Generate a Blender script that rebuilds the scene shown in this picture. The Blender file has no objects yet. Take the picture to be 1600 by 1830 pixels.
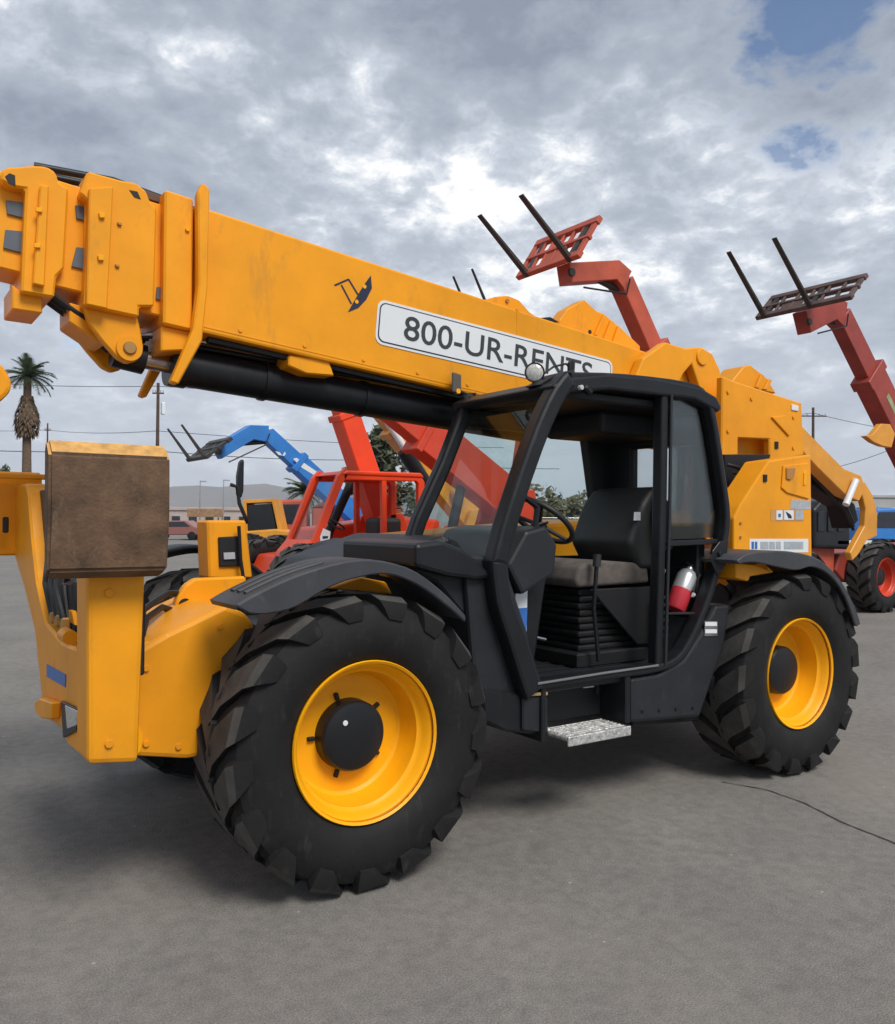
import bpy, bmesh, math, random
from mathutils import Vector, Matrix
random.seed(7)
scene = bpy.context.scene
COL = scene.collection
R = math.radians

# ------------------------------------------------------------------ camera
FPX, YAW, PITCH, ROLL = 1532.74, .6013, .0103, .0081
CAM = Vector((-1.8031, -3.1823, 1.5801))
FW = Vector((math.sin(YAW)*math.cos(PITCH), math.cos(YAW)*math.cos(PITCH), math.sin(PITCH)))
_r = Vector((math.cos(YAW), -math.sin(YAW), 0)); _u = _r.cross(FW)
RT = _r*math.cos(ROLL) + _u*math.sin(ROLL); UP = -_r*math.sin(ROLL) + _u*math.cos(ROLL)
cd = bpy.data.cameras.new('camera'); cam = bpy.data.objects.new('camera', cd); COL.objects.link(cam)
cd.sensor_fit = 'HORIZONTAL'; cd.sensor_width = 36; cd.lens = 36*FPX/1600
cd.clip_start = .05; cd.clip_end = 12000
M = Matrix((RT, UP, -FW)).transposed().to_4x4(); M.translation = CAM
cam.matrix_world = M
scene.camera = cam

# ------------------------------------------------------------------ world: broken cloud over blue
SUN_EL, SUN_AZ = 50, 178          # azimuth: direction the light comes from, measured from +Y towards +X
w = bpy.data.worlds.new('World'); scene.world = w; w.use_nodes = True
nt = w.node_tree; N = nt.nodes; L = nt.links; N.clear()
def nd(t, **k):
    n = N.new(t)
    for a, v in k.items():
        if hasattr(n, a): setattr(n, a, v)
        else: n.inputs[a].default_value = v
    return n
def mth(op, a, b=None, c=None, clamp=False):
    n = N.new('ShaderNodeMath'); n.operation = op; n.use_clamp = clamp
    for i, v in enumerate((a, b, c)):
        if v is None: continue
        if isinstance(v, (int, float)): n.inputs[i].default_value = v
        else: L.new(v, n.inputs[i])
    return n.outputs[0]
def ramp(src, stops):
    n = N.new('ShaderNodeValToRGB'); e = n.color_ramp.elements
    while len(e) < len(stops): e.new(.5)
    for i, (p, c) in enumerate(stops): e[i].position = p; e[i].color = (*c, 1)
    L.new(src, n.inputs[0]); return n.outputs[0]
tc = nd('ShaderNodeTexCoord'); sep = nd('ShaderNodeSeparateXYZ'); L.new(tc.outputs['Generated'], sep.inputs[0])
zz = mth('ADD', mth('MAXIMUM', sep.outputs[2], 0.0), .30)
comb = nd('ShaderNodeCombineXYZ'); L.new(mth('DIVIDE', sep.outputs[0], zz), comb.inputs[0]); L.new(mth('DIVIDE', sep.outputs[1], zz), comb.inputs[1])
def noise(scale, detail, rough, w_=0, dist=0):
    n = nd('ShaderNodeTexNoise'); n.noise_dimensions = '4D'
    n.inputs['Scale'].default_value = scale; n.inputs['Detail'].default_value = detail
    n.inputs['Roughness'].default_value = rough; n.inputs['W'].default_value = w_; n.inputs['Distortion'].default_value = dist
    L.new(comb.outputs[0], n.inputs['Vector']); return n.outputs['Fac']
big = noise(1.25, 2, .5, 3.1, .2); mid = noise(3.9, 10, .60, 2.3, .3); fine = noise(13.0, 9, .64, 5.2, .3)
dens = mth('ADD', mth('MULTIPLY', big, .36), mth('ADD', mth('MULTIPLY', mid, .42), mth('MULTIPLY', fine, .22)))
cloudcol = ramp(dens, [(.41, (1.05, 1.05, 1.05)), (.43, (.80, .83, .87)), (.452, (.56, .61, .69)), (.49, (.40, .445, .52)), (.58, (.24, .28, .36))])
hz = mth('POWER', mth('SUBTRACT', 1.0, mth('MAXIMUM', sep.outputs[2], 0.0), clamp=True), 5.0)
mixh = nd('ShaderNodeMix'); mixh.data_type = 'RGBA'; L.new(mth('MULTIPLY', hz, .95), mixh.inputs[0]); L.new(cloudcol, mixh.inputs[6]); mixh.inputs[7].default_value = (.74, .80, .89, 1)
sky = nd('ShaderNodeTexSky'); sky.sky_type = 'NISHITA'; sky.sun_disc = False; sky.dust_density = .2; sky.ozone_density = 4.0
sky.sun_elevation = R(SUN_EL); sky.sun_rotation = R(SUN_AZ)
bgs = nd('ShaderNodeBackground'); L.new(sky.outputs[0], bgs.inputs[0]); bgs.inputs[1].default_value = .10
bgc = nd('ShaderNodeBackground'); L.new(mixh.outputs[2], bgc.inputs[0]); bgc.inputs[1].default_value = .90
def toward(px, py, tight):          # soft bump round one sky direction
    v = (FW + RT*(px-800)/FPX - UP*(py-915)/FPX).normalized()
    dp = nd('ShaderNodeVectorMath'); dp.operation = 'DOT_PRODUCT'; L.new(tc.outputs['Generated'], dp.inputs[0]); dp.inputs[1].default_value = v
    return mth('POWER', mth('MAXIMUM', dp.outputs['Value'], 0.0), tight)
gap = mth('ADD', mth('MULTIPLY', toward(1475, 45, 280), .12), mth('MULTIPLY', toward(1390, 190, 300), .04))
cv = mth('SUBTRACT', mth('ADD', mth('MULTIPLY', mid, .55), mth('ADD', mth('MULTIPLY', fine, .25), mth('MULTIPLY', noise(.9, 2, .5, 8.6), .2))), gap)
cover = mth('MAXIMUM', ramp(cv, [(.365, (0, 0, 0)), (.43, (1, 1, 1))]), mth('MULTIPLY', hz, 1.4), clamp=True)
mx = nd('ShaderNodeMixShader'); L.new(cover, mx.inputs[0]); L.new(bgs.outputs[0], mx.inputs[1]); L.new(bgc.outputs[0], mx.inputs[2])
wo = nd('ShaderNodeOutputWorld'); L.new(mx.outputs[0], wo.inputs[0])

sd = bpy.data.lights.new('sun', 'SUN'); sd.energy = 2.5; sd.angle = R(24); sd.color = (1, .95, .87)
sun = bpy.data.objects.new('sun', sd); COL.objects.link(sun)
az, el = R(SUN_AZ), R(SUN_EL)
sdir = Vector((math.sin(az)*math.cos(el), math.cos(az)*math.cos(el), math.sin(el)))
sun.rotation_euler = sdir.to_track_quat('Z', 'Y').to_euler()
scene.view_settings.view_transform = 'Standard'; scene.view_settings.look = 'None'
scene.view_settings.gamma = 1; scene.view_settings.exposure = 0.30

# ------------------------------------------------------------------ helpers
def P(px, py, x=None, y=None, z=None, d=None):
    v = FW + RT*(px-800)/FPX - UP*(py-915)/FPX
    t = d if d is not None else (x-CAM.x)/v.x if x is not None else (y-CAM.y)/v.y if y is not None else (z-CAM.z)/v.z
    return CAM + v*t
def XZ(pts, y): return [(p.x, p.z) for p in (P(a, b, y=y) for a, b in pts)]

MATS = {}
def mat(name, col, rough=.5, metal=0, var=.12, vscale=3.0, dirt=None, bump=.0, bscale=60, spec=.5, coat=0, dirtamt=.5, island=False):
    if name in MATS: return MATS[name]
    m = bpy.data.materials.new(name); m.use_nodes = True; t = m.node_tree; b = t.nodes['Principled BSDF']
    b.inputs['Roughness'].default_value = rough; b.inputs['Metallic'].default_value = metal
    b.inputs['Specular IOR Level'].default_value = spec; b.inputs['Coat Weight'].default_value = coat
    g = t.nodes.new('ShaderNodeTexCoord'); geo = t.nodes.new('ShaderNodeNewGeometry')
    n = t.nodes.new('ShaderNodeTexNoise'); n.inputs['Scale'].default_value = vscale; n.inputs['Detail'].default_value = 7; n.inputs['Roughness'].default_value = .62
    t.links.new(geo.outputs['Position'], n.inputs['Vector'])
    r = t.nodes.new('ShaderNodeValToRGB'); e = r.color_ramp.elements
    e[0].position = .32; e[1].position = .68
    e[0].color = (*[c*(1-var) for c in col], 1); e[1].color = (*[min(1, c*(1+var)) for c in col], 1)
    t.links.new(n.outputs['Fac'], r.inputs[0]); out = r.outputs[0]
    if dirt:
        n2 = t.nodes.new('ShaderNodeTexNoise'); n2.inputs['Scale'].default_value = vscale*2.7; n2.inputs['Detail'].default_value = 9; n2.inputs['Roughness'].default_value = .72; n2.inputs['Distortion'].default_value = .4
        mp = t.nodes.new('ShaderNodeMapping'); mp.inputs['Scale'].default_value = (1, 1, .35); t.links.new(geo.outputs['Position'], mp.inputs[0]); t.links.new(mp.outputs[0], n2.inputs['Vector'])
        r2 = t.nodes.new('ShaderNodeValToRGB'); e = r2.color_ramp.elements; e[0].position = .56; e[1].position = .8; e[1].color = (dirtamt, dirtamt, dirtamt, 1)
        t.links.new(n2.outputs['Fac'], r2.inputs[0])
        mxx = t.nodes.new('ShaderNodeMix'); mxx.data_type = 'RGBA'; t.links.new(r2.outputs[0], mxx.inputs[0]); t.links.new(out, mxx.inputs[6]); mxx.inputs[7].default_value = (*dirt, 1); out = mxx.outputs[2]
        rr = t.nodes.new('ShaderNodeMapRange'); rr.inputs[3].default_value = rough; rr.inputs[4].default_value = min(1, rough+.35); t.links.new(r2.outputs[0], rr.inputs[0]); t.links.new(rr.outputs[0], b.inputs['Roughness'])
    t.links.new(out, b.inputs['Base Color'])
    if bump:
        n3 = t.nodes.new('ShaderNodeTexNoise'); n3.inputs['Scale'].default_value = bscale; n3.inputs['Detail'].default_value = 5
        t.links.new(geo.outputs['Position'], n3.inputs['Vector'])
        bp = t.nodes.new('ShaderNodeBump'); bp.inputs['Strength'].default_value = bump; bp.inputs['Distance'].default_value = .01
        t.links.new(n3.outputs['Fac'], bp.inputs['Height']); t.links.new(bp.outputs[0], b.inputs['Normal'])
    MATS[name] = m; return m
YEL = mat('yellow_paint', (.83, .33, .010), .42, var=.13, vscale=1.6, dirt=(.34, .17, .045), bump=.06, bscale=7, dirtamt=.7, spec=.28)
RIMY = mat('rim_yellow', (.93, .42, .004), .45, spec=.3, var=.05, vscale=5, dirt=(.4, .22, .05), dirtamt=.3)
BLK = mat('black_paint', (.010, .0115, .0145), .40, spec=.35, var=.2, vscale=6, dirt=(.07, .068, .065), dirtamt=.3)
DRK = mat('dark_interior', (.0055, .006, .0075), .6, var=.3, vscale=8)
GRYP = mat('charcoal_plastic', (.018, .0205, .025), .48, spec=.35, var=.15, vscale=7, dirt=(.10, .095, .09), dirtamt=.35)
RUB = mat('tyre_rubber', (.0085, .0085, .0095), .72, spec=.35, var=.3, vscale=7, dirt=(.07, .062, .054), dirtamt=.6, bump=.15, bscale=45)
RUST = mat('rusty_steel', (.115, .065, .036), .8, var=.45, vscale=9, dirt=(.26, .19, .13), bump=.35, bscale=80, dirtamt=.55)
STEEL = mat('bare_steel', (.55, .56, .58), .3, metal=1, var=.1)
CHECK = mat('worn_aluminium', (.62, .62, .61), .45, metal=.6, var=.45, vscale=40, dirt=(.1, .1, .1), bump=.6, bscale=70)
FEND = mat('fender_plastic', (.040, .044, .052), .5, var=.15, vscale=7, dirt=(.16, .15, .14), dirtamt=.4)
MATS_G = mat('dark_glass', (.01, .012, .015), .12)
WHT = mat('white_decal', (.74, .77, .80), .4, var=.04)
NAVY = mat('navy_print', (.012, .02, .05), .45, var=.1)
BLUS = mat('blue_print', (.03, .14, .45), .4, var=.1)
GRYS = mat('grey_print', (.38, .42, .46), .45, var=.15, vscale=30)
SEATM = mat('seat_fabric', (.105, .09, .082), .85, var=.25, vscale=14, bump=.25, bscale=150)
SEATB = mat('black_vinyl', (.018, .019, .021), .55, var=.2, vscale=10)
REDX = mat('extinguisher_red', (.52, .03, .045), .3, var=.08)
SILV = mat('silver_paint', (.52, .53, .56), .32, metal=.5, var=.1)
BRZ = mat('pin_bronze', (.42, .24, .08), .45, metal=.5, var=.2)
RED = mat('red_paint', (.60, .055, .022), .42, var=.12, vscale=2.5, dirt=(.33, .10, .06), dirtamt=.5)
REDD = mat('faded_red_paint', (.48, .085, .042), .5, var=.2, vscale=2.5, dirt=(.2, .1, .08))
ORR = mat('orange_red_paint', (.80, .065, .012), .38, var=.08, vscale=3, dirt=(.45, .12, .05))
BLU = mat('blue_paint', (.03, .20, .58), .42, var=.12, vscale=2.5, dirt=(.2, .25, .35))
MAR = mat('maroon_paint', (.31, .045, .03), .5, var=.25, vscale=2, dirt=(.16, .09, .07))
DST = mat('dirty_steel', (.12, .075, .065), .6, metal=.2, var=.35, vscale=5)
FORK = mat('fork_steel', (.055, .05, .045), .5, metal=.4, var=.3, vscale=6)
YELB = mat('weathered_yellow', (.70, .30, .03), .45, var=.14, vscale=2.2, dirt=(.36, .2, .07))
LAMPM = mat('lamp_lens', (.5, .5, .48), .15, var=.3, vscale=60)
def glassm(name, tint, refl):
    m = bpy.data.materials.new(name); m.use_nodes = True; t = m.node_tree; t.nodes.clear()
    o = t.nodes.new('ShaderNodeOutputMaterial'); tr = t.nodes.new('ShaderNodeBsdfTransparent'); tr.inputs[0].default_value = (*tint, 1)
    gl = t.nodes.new('ShaderNodeBsdfGlossy'); gl.inputs['Roughness'].default_value = .02; gl.inputs[0].default_value = (1, 1, 1, 1)
    fr = t.nodes.new('ShaderNodeFresnel'); fr.inputs[0].default_value = 1.45
    mu = t.nodes.new('ShaderNodeMath'); mu.operation = 'MULTIPLY'; mu.inputs[1].default_value = refl; t.links.new(fr.outputs[0], mu.inputs[0])
    mx_ = t.nodes.new('ShaderNodeMixShader'); t.links.new(mu.outputs[0], mx_.inputs[0]); t.links.new(tr.outputs[0], mx_.inputs[1]); t.links.new(gl.outputs[0], mx_.inputs[2])
    t.links.new(mx_.outputs[0], o.inputs[0]); MATS[name] = m; return m
GLASS = glassm('cab_glass', (.80, .88, .86), .8)
TINT = glassm('tinted_glass', (.66, .70, .69), .9)

def tag(o, label=None, cat=None, group=None, kind=None):
    for k, v in (('label', label), ('category', cat), ('group', group), ('kind', kind)):
        if v: o[k] = v
    return o
def finish(name, bm, m, parent=None, smooth=None, loc=None):
    me = bpy.data.meshes.new(name); bmesh.ops.recalc_face_normals(bm, faces=bm.faces); bm.to_mesh(me); bm.free()
    if smooth is not None:
        for p in me.polygons: p.use_smooth = True
        me.set_sharp_from_angle(angle=R(smooth))
    me.materials.append(m)
    o = bpy.data.objects.new(name, me); COL.objects.link(o)
    if parent: o.parent = parent
    if loc: o.location = loc
    return o
def empty(name, loc=(0, 0, 0), rz=0):
    o = bpy.data.objects.new(name, None); o.empty_display_size = .2; COL.objects.link(o); o.location = loc; o.rotation_euler = (0, 0, rz); return o
def dupo(o, parent=None, loc=None, rot=None):
    c = o.copy(); COL.objects.link(c); c.parent = parent
    if loc is not None: c.location = loc
    if rot is not None: c.rotation_euler = rot
    return c
def add_prism(bm, pts, y0, y1, bev=.006, seg=1):
    """polygon in XZ extruded from y0 to y1"""
    b = bmesh.new()
    va = [b.verts.new((x, y0, z)) for x, z in pts]; vb = [b.verts.new((x, y1, z)) for x, z in pts]
    n = len(pts); b.faces.new(va); b.faces.new(vb[::-1])
    for i in range(n): b.faces.new((va[i], vb[i], vb[(i+1) % n], va[(i+1) % n]))
    bmesh.ops.recalc_face_normals(b, faces=b.faces)
    if bev: bmesh.ops.bevel(b, geom=b.edges[:], offset=bev, segments=seg, affect='EDGES', clamp_overlap=True, profile=.5)
    _merge(bm, b)
def _merge(bm, b, mtx=None):
    if mtx: bmesh.ops.transform(b, matrix=mtx, verts=b.verts)
    me = bpy.data.meshes.new('t'); b.to_mesh(me); b.free(); bm.from_mesh(me); bpy.data.meshes.remove(me)
def prism(name, pts, y0, y1, m, parent=None, bev=.006, seg=1):
    bm = bmesh.new(); add_prism(bm, pts, y0, y1, bev, seg); return finish(name, bm, m, parent)
def trace(name, px, y0, y1, m, parent=None, bev=.006, seg=1): return prism(name, XZ(px, y0), y0, y1, m, parent, bev, seg)
def add_box(bm, c, s, bev=.006, rot=None, seg=1):
    b = bmesh.new(); bmesh.ops.create_cube(b, size=1); bmesh.ops.scale(b, vec=s, verts=b.verts)
    if bev: bmesh.ops.bevel(b, geom=b.edges[:], offset=min(bev, min(s)*.45), segments=seg, affect='EDGES', profile=.5)
    mt = Matrix.Translation(c)
    if rot: mt = mt @ rot
    _merge(bm, b, mt)
def box(name, c, s, m, parent=None, bev=.006, rot=None, seg=1):
    bm = bmesh.new(); add_box(bm, c, s, bev, rot, seg); return finish(name, bm, m, parent)
def bx(name, x0, x1, y0, y1, z0, z1, m, parent=None, bev=.006, seg=1):
    return box(name, ((x0+x1)/2, (y0+y1)/2, (z0+z1)/2), (x1-x0, y1-y0, z1-z0), m, parent, bev, None, seg)
def add_tube(bm, pts, r, seg=10, caps=True):
    pts = [Vector(p) for p in pts]; rs = r if isinstance(r, (list, tuple)) else [r]*len(pts); rings = []
    for i, p in enumerate(pts):
        d = (pts[min(i+1, len(pts)-1)] - pts[max(i-1, 0)]).normalized()
        a = d.orthogonal() if abs(d.z) > .95 else d.cross(Vector((0, 0, 1))); a.normalize(); c = d.cross(a)
        rings.append([bm.verts.new(p + (a*math.cos(2*math.pi*k/seg) + c*math.sin(2*math.pi*k/seg))*rs[i]) for k in range(seg)])
    for A, B in zip(rings, rings[1:]):
        for k in range(seg): bm.faces.new((A[k], A[(k+1) % seg], B[(k+1) % seg], B[k]))
    if caps: bm.faces.new(rings[0]); bm.faces.new(rings[-1][::-1])
def tube(name, pts, r, m, parent=None, seg=10):
    bm = bmesh.new(); add_tube(bm, pts, r, seg); return finish(name, bm, m, parent, 40)
def ribbon_pts(pts, w, closed=False):
    """offset both sides of an XZ polyline"""
    n = len(pts); L1, R1 = [], []
    ws = w if isinstance(w, (list, tuple)) else [w]*n
    for i in range(n):
        p = Vector(pts[i]); a = Vector(pts[i-1]) if (i > 0 or closed) else None; c = Vector(pts[(i+1) % n]) if (i < n-1 or closed) else None
        d1 = (p-a).normalized() if a is not None else (c-p).normalized(); d2 = (c-p).normalized() if c is not None else d1
        t = (d1+d2).normalized(); nrm = Vector((-t.y, t.x)); k = ws[i]/2/max(.45, nrm.dot(Vector((-d1.y, d1.x))))
        L1.append(p+nrm*k); R1.append(p-nrm*k)
    return L1, R1
def add_ribbon(bm, pts, w, y0, y1, closed=False, bev=.012):
    A, B = ribbon_pts(pts, w, closed); n = len(pts); b = bmesh.new()
    q = [[b.verts.new((v.x, y, v.y)) for v in S] for S, y in ((A, y0), (B, y0), (B, y1), (A, y1))]
    for i in range(n if closed else n-1):
        j = (i+1) % n
        for k in range(4): b.faces.new((q[k][i], q[k][j], q[(k+1) % 4][j], q[(k+1) % 4][i]))
    if not closed:
        b.faces.new([q[k][0] for k in range(4)]); b.faces.new([q[k][-1] for k in range(4)][::-1])
    bmesh.ops.recalc_face_normals(b, faces=b.faces)
    if bev:
        long = [e for e in b.edges if abs(e.verts[0].co.y - e.verts[1].co.y) < 1e-6 and len(e.link_faces) == 2 and e.calc_face_angle(0) > .8]
        bmesh.ops.bevel(b, geom=long, offset=bev, segments=2, affect='EDGES', clamp_overlap=True, profile=.5)
    _merge(bm, b)
def ribbon(name, pts, w, y0, y1, m, parent=None, closed=False, bev=.012):
    bm = bmesh.new(); add_ribbon(bm, pts, w, y0, y1, closed, bev); return finish(name, bm, m, parent)
def add_lathe(bm, prof, seg=48, closed=True):
    """profile [(y, r)] around the Y axis"""
    rings = []
    for y, r in prof:
        rings.append([bm.verts.new((r*math.cos(2*math.pi*k/seg), y, r*math.sin(2*math.pi*k/seg))) for k in range(seg)] if r > 1e-5 else [bm.verts.new((0, y, 0))])
    for A, B in zip(rings, rings[1:]):
        for k in range(seg):
            a = [A[k % len(A)], A[(k+1) % len(A)], B[(k+1) % len(B)], B[k % len(B)]]
            f = [v for i, v in enumerate(a) if v not in a[:i]]
            if len(f) > 2: bm.faces.new(f)
def lathe(name, prof, m, parent=None, seg=48, smooth=35, loc=None):
    bm = bmesh.new(); add_lathe(bm, prof, seg); return finish(name, bm, m, parent, smooth, loc)
def disc(name, c, r, dep, m, parent=None, seg=24):
    """short pin along Y with its near face at c"""
    return lathe(name, [(0, 0), (0, r*.92), (r*.08, r), (dep, r), (dep, 0)], m, parent, seg, 30, c)
def text_mesh(name, s, size, m, parent, mtx, ext=.0015, sx=1.0, bold=0):
    c = bpy.data.curves.new(name, 'FONT'); c.body = s; c.size = size; c.extrude = ext; c.offset = bold; c.align_x = 'CENTER'; c.align_y = 'CENTER'; c.resolution_u = 4
    o = bpy.data.objects.new(name, c); COL.objects.link(o); dg = bpy.context.evaluated_depsgraph_get()
    me = bpy.data.meshes.new_from_object(o.evaluated_get(dg)); bpy.data.objects.remove(o); me.materials.clear(); me.materials.append(m)
    n = bpy.data.objects.new(name, me); COL.objects.link(n); n.parent = parent; n.matrix_local = mtx @ Matrix.Diagonal((sx, 1, 1, 1)); return n

# ------------------------------------------------------------------ ground
def ground_material():
    m = bpy.data.materials.new('asphalt'); m.use_nodes = True; t = m.node_tree; b = t.nodes['Principled BSDF']; geo = t.nodes.new('ShaderNodeNewGeometry')
    def nz(s, d, r_, dist=0):
        n = t.nodes.new('ShaderNodeTexNoise'); n.inputs['Scale'].default_value = s; n.inputs['Detail'].default_value = d; n.inputs['Roughness'].default_value = r_; n.inputs['Distortion'].default_value = dist
        t.links.new(geo.outputs['Position'], n.inputs['Vector']); return n.outputs['Fac']
    def rp(src, st):
        r = t.nodes.new('ShaderNodeValToRGB'); e = r.color_ramp.elements
        while len(e) < len(st): e.new(.5)
        for i, (p, c) in enumerate(st): e[i].position = p; e[i].color = (*c, 1)
        t.links.new(src, r.inputs[0]); return r.outputs[0]
    def mix(mode, fac, a, bb):
        x = t.nodes.new('ShaderNodeMix'); x.data_type = 'RGBA'; x.blend_type = mode
        if isinstance(fac, float): x.inputs[0].default_value = fac
        else: t.links.new(fac, x.inputs[0])
        t.links.new(a, x.inputs[6])
        if isinstance(bb, tuple): x.inputs[7].default_value = (*bb, 1)
        else: t.links.new(bb, x.inputs[7])
        return x.outputs[2]
    base = rp(nz(.9, 6, .6, .3), [(.3, (.185, .177, .167)), (.5, (.208, .199, .187)), (.72, (.24, .229, .213))])
    grit = rp(nz(150, 3, .7), [(.3, (.55, .55, .55)), (.5, (1, 1, 1)), (.72, (1.5, 1.48, 1.42))])
    c = mix('MULTIPLY', 1.0, base, grit)
    c = mix('MULTIPLY', .8, c, rp(nz(14, 6, .7), [(.3, (.75, .75, .75)), (.6, (1.12, 1.11, 1.1))]))
    stain = rp(nz(1.7, 5, .7, .8), [(.60, (0, 0, 0)), (.76, (.5, .5, .5))]); c = mix('MIX', stain, c, (.11, .103, .096))
    dust = rp(nz(.45, 5, .65, .5), [(.5, (0, 0, 0)), (.75, (.4, .4, .4))]); c = mix('MIX', dust, c, (.27, .245, .215))
    v = t.nodes.new('ShaderNodeTexVoronoi'); v.inputs['Scale'].default_value = 5.5; t.links.new(geo.outputs['Position'], v.inputs['Vector'])
    sp = rp(v.outputs['Distance'], [(.02, (1, 1, 1)), (.05, (0, 0, 0))]); c = mix('MIX', sp, c, (.42, .40, .37))
    # long hairline cracks
    wv = t.nodes.new('ShaderNodeTexVoronoi'); wv.feature = 'DISTANCE_TO_EDGE'; wv.inputs['Scale'].default_value = .22
    dn = t.nodes.new('ShaderNodeVectorMath'); dn.operation = 'MULTIPLY_ADD'; tn = t.nodes.new('ShaderNodeTexNoise'); tn.inputs['Scale'].default_value = 1.6; tn.inputs['Detail'].default_value = 6
    t.links.new(geo.outputs['Position'], tn.inputs['Vector']); t.links.new(tn.outputs['Color'], dn.inputs[0]); dn.inputs[1].default_value = (.5, .5, 0); t.links.new(geo.outputs['Position'], dn.inputs[2]); t.links.new(dn.outputs[0], wv.inputs['Vector'])
    ck = rp(wv.outputs['Distance'], [(.0003, (.12, .12, .12)), (.0012, (0, 0, 0))]); c = mix('MIX', ck, c, (.06, .06, .06))
    t.links.new(c, b.inputs['Base Color']); b.inputs['Roughness'].default_value = .86; b.inputs['Specular IOR Level'].default_value = .3
    bp = t.nodes.new('ShaderNodeBump'); bp.inputs['Strength'].default_value = .7; bp.inputs['Distance'].default_value = .008; t.links.new(nz(110, 4, .7), bp.inputs['Height']); t.links.new(bp.outputs[0], b.inputs['Normal'])
    return m
bm = bmesh.new(); bmesh.ops.create_grid(bm, x_segments=2, y_segments=2, size=3600)
tag(finish('ground', bm, ground_material()), kind='structure')
# raised tar seam running across the lot
seam = [P(a, b, z=0) for a, b in [(1290, 1398), (1370, 1412), (1440, 1437), (1500, 1468), (1600, 1508), (1760, 1575)]]
bm = bmesh.new()
prev = None
for i in range(len(seam)-1):
    for k in range(8):
        p = seam[i].lerp(seam[i+1], k/8) + Vector((random.uniform(-.003, .003), random.uniform(-.003, .003), 0)); wd = random.uniform(.003, .008)
        cur = (bm.verts.new((p.x-wd, p.y, .004)), bm.verts.new((p.x+wd, p.y, .004)))
        if prev: bm.faces.new((prev[0], prev[1], cur[1], cur[0]))
        prev = cur
tag(finish('tar_seam', bm, mat('tar', (.06, .058, .055), .8)), kind='structure')

# ------------------------------------------------------------------ wheels
TR = .632
def tyre_mesh(lugs=17, seg=60):
    bm = bmesh.new(); W = .46
    prof = [(.06, .335), (.03, .36), (.008, .40), (-.004, .46), (.004, .53), (.03, .585), (.07, .606), (W/2, .611)]
    full = prof + [(W-y, r) for y, r in prof[-2::-1]]
    add_lathe(bm, full, seg)
    # moulded ring on the sidewall
    for s in (0, 1):
        for k in range(lugs):
            ph = 2*math.pi*(k + .5*s)/lugs
            secs = [((.012, .525), (-.004, .53), .062, 0), ((.04, .55), (-.008, .572), .094, .02), ((.075, .58), (-.002, TR-.022), .116, .045), ((.10, .585), (.03, TR), .124, .08), ((.17, .588), (.17, TR+.002), .118, .24), ((.25, .588), (.245, TR+.002), .10, .40)]
            rings = []
            for (yi, ri), (yo, ro), hw, sh in secs:
                q = []
                for (y, r, dp) in ((yi, ri, -hw-.02), (yo, ro, -hw), (yo, ro, hw), (yi, ri, hw+.02)):
                    a = ph + sh + dp; yy = y if s == 0 else W-y
                    q.append(bm.verts.new((r*math.cos(a), yy, r*math.sin(a))))
                rings.append(q)
            for j, (A, B) in enumerate(zip(rings, rings[1:])):
                for i in range(4):
                    f = bm.faces.new((A[i], A[(i+1) % 4], B[(i+1) % 4], B[i]))
                    if i == 1 and j >= 2: f.material_index = 1      # worn running face of the lug
            bm.faces.new(rings[0]); bm.faces.new(rings[-1][::-1])
    return bm
WHEEL = {}
def wheel(parent, x, y, far=False, rimm=None, hubm=None, scale=1.0, z=None, spin=0.0, detail=True):
    rimm = rimm or RIMY; z = TR*scale if z is None else z
    e = empty('wheel', (x, y, z)); e.parent = parent; e.rotation_euler = (0, spin, math.pi if far else 0); e.scale = (scale,)*3
    if 'tyre' not in WHEEL:
        WHEEL['tyre'] = finish('tyre', tyre_mesh(), RUB, e, 28); t = WHEEL['tyre']; t.data.materials.append(mat('worn_rubber', (.058, .055, .051), .85, var=.35, vscale=9, dirt=(.12, .11, .10), dirtamt=.5, bump=.2, bscale=60))
    else: t = dupo(WHEEL['tyre'], e)
    key = 'rim'+rimm.name
    if key not in WHEEL:
        WHEEL[key] = lathe('rim', [(.03, .335), (.022, .346), (.03, .350), (.05, .345), (.046, .332), (.06, .318), (.085, .312), (.10, .300), (.105, .292), (.17, .286), (.215, .270), (.225, .255), (.225, .12), (.30, .10), (.44, .30), (.46, .34)], rimm, e, 64, 32)
    else: dupo(WHEEL[key], e)
    hk = 'hub'
    if hk not in WHEEL:
        WHEEL[hk] = lathe('hub', [(.135, 0), (.135, .02), (.14, .11), (.15, .145), (.165, .155), (.24, .158)], BLK, e, 48, 30)
    else: dupo(WHEEL[hk], e)
    if detail:
        for k in range(5):
            a = k*2*math.pi/5 + .5
            if 'clip' not in WHEEL:
                WHEEL['clip'] = box('wheel_stud', (.178, .218, 0), (.034, .02, .018), DRK, e, .003); c = WHEEL['clip']
            else: c = dupo(WHEEL['clip'], e)
            c.rotation_euler = (0, a, 0)
        v = tube('valve_stem', [(-.20, .215, -.19), (-.205, .16, -.2)], .007, DRK, e, 8)
    return e

# ------------------------------------------------------------------ main telehandler
T = empty('telehandler')
tag(T, 'large yellow and black telehandler with a 800-UR-RENTS sign on its boom', 'telehandler')
WB, WID = 3.125, 2.38
wheel(T, 0, .0, spin=.12); wheel(T, WB, .0, spin=.3); wheel(T, 0, WID, True, detail=False); wheel(T, WB, WID, True, detail=False)
disc('hub_glint', (-.055, .132, .70), .012, .004, WHT, T, 12)  # white dot painted as the reflection on the front hub
bx('axle', -.13, .13, .4, WID-.4, .5, .74, BLK, T, .03); bx('axle', WB-.13, WB+.13, .4, WID-.4, .5, .74, BLK, T, .03)
bx('chassis_frame', -.72, 3.9, .78, 1.62, .55, 1.02, BLK, T, .02)

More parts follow.
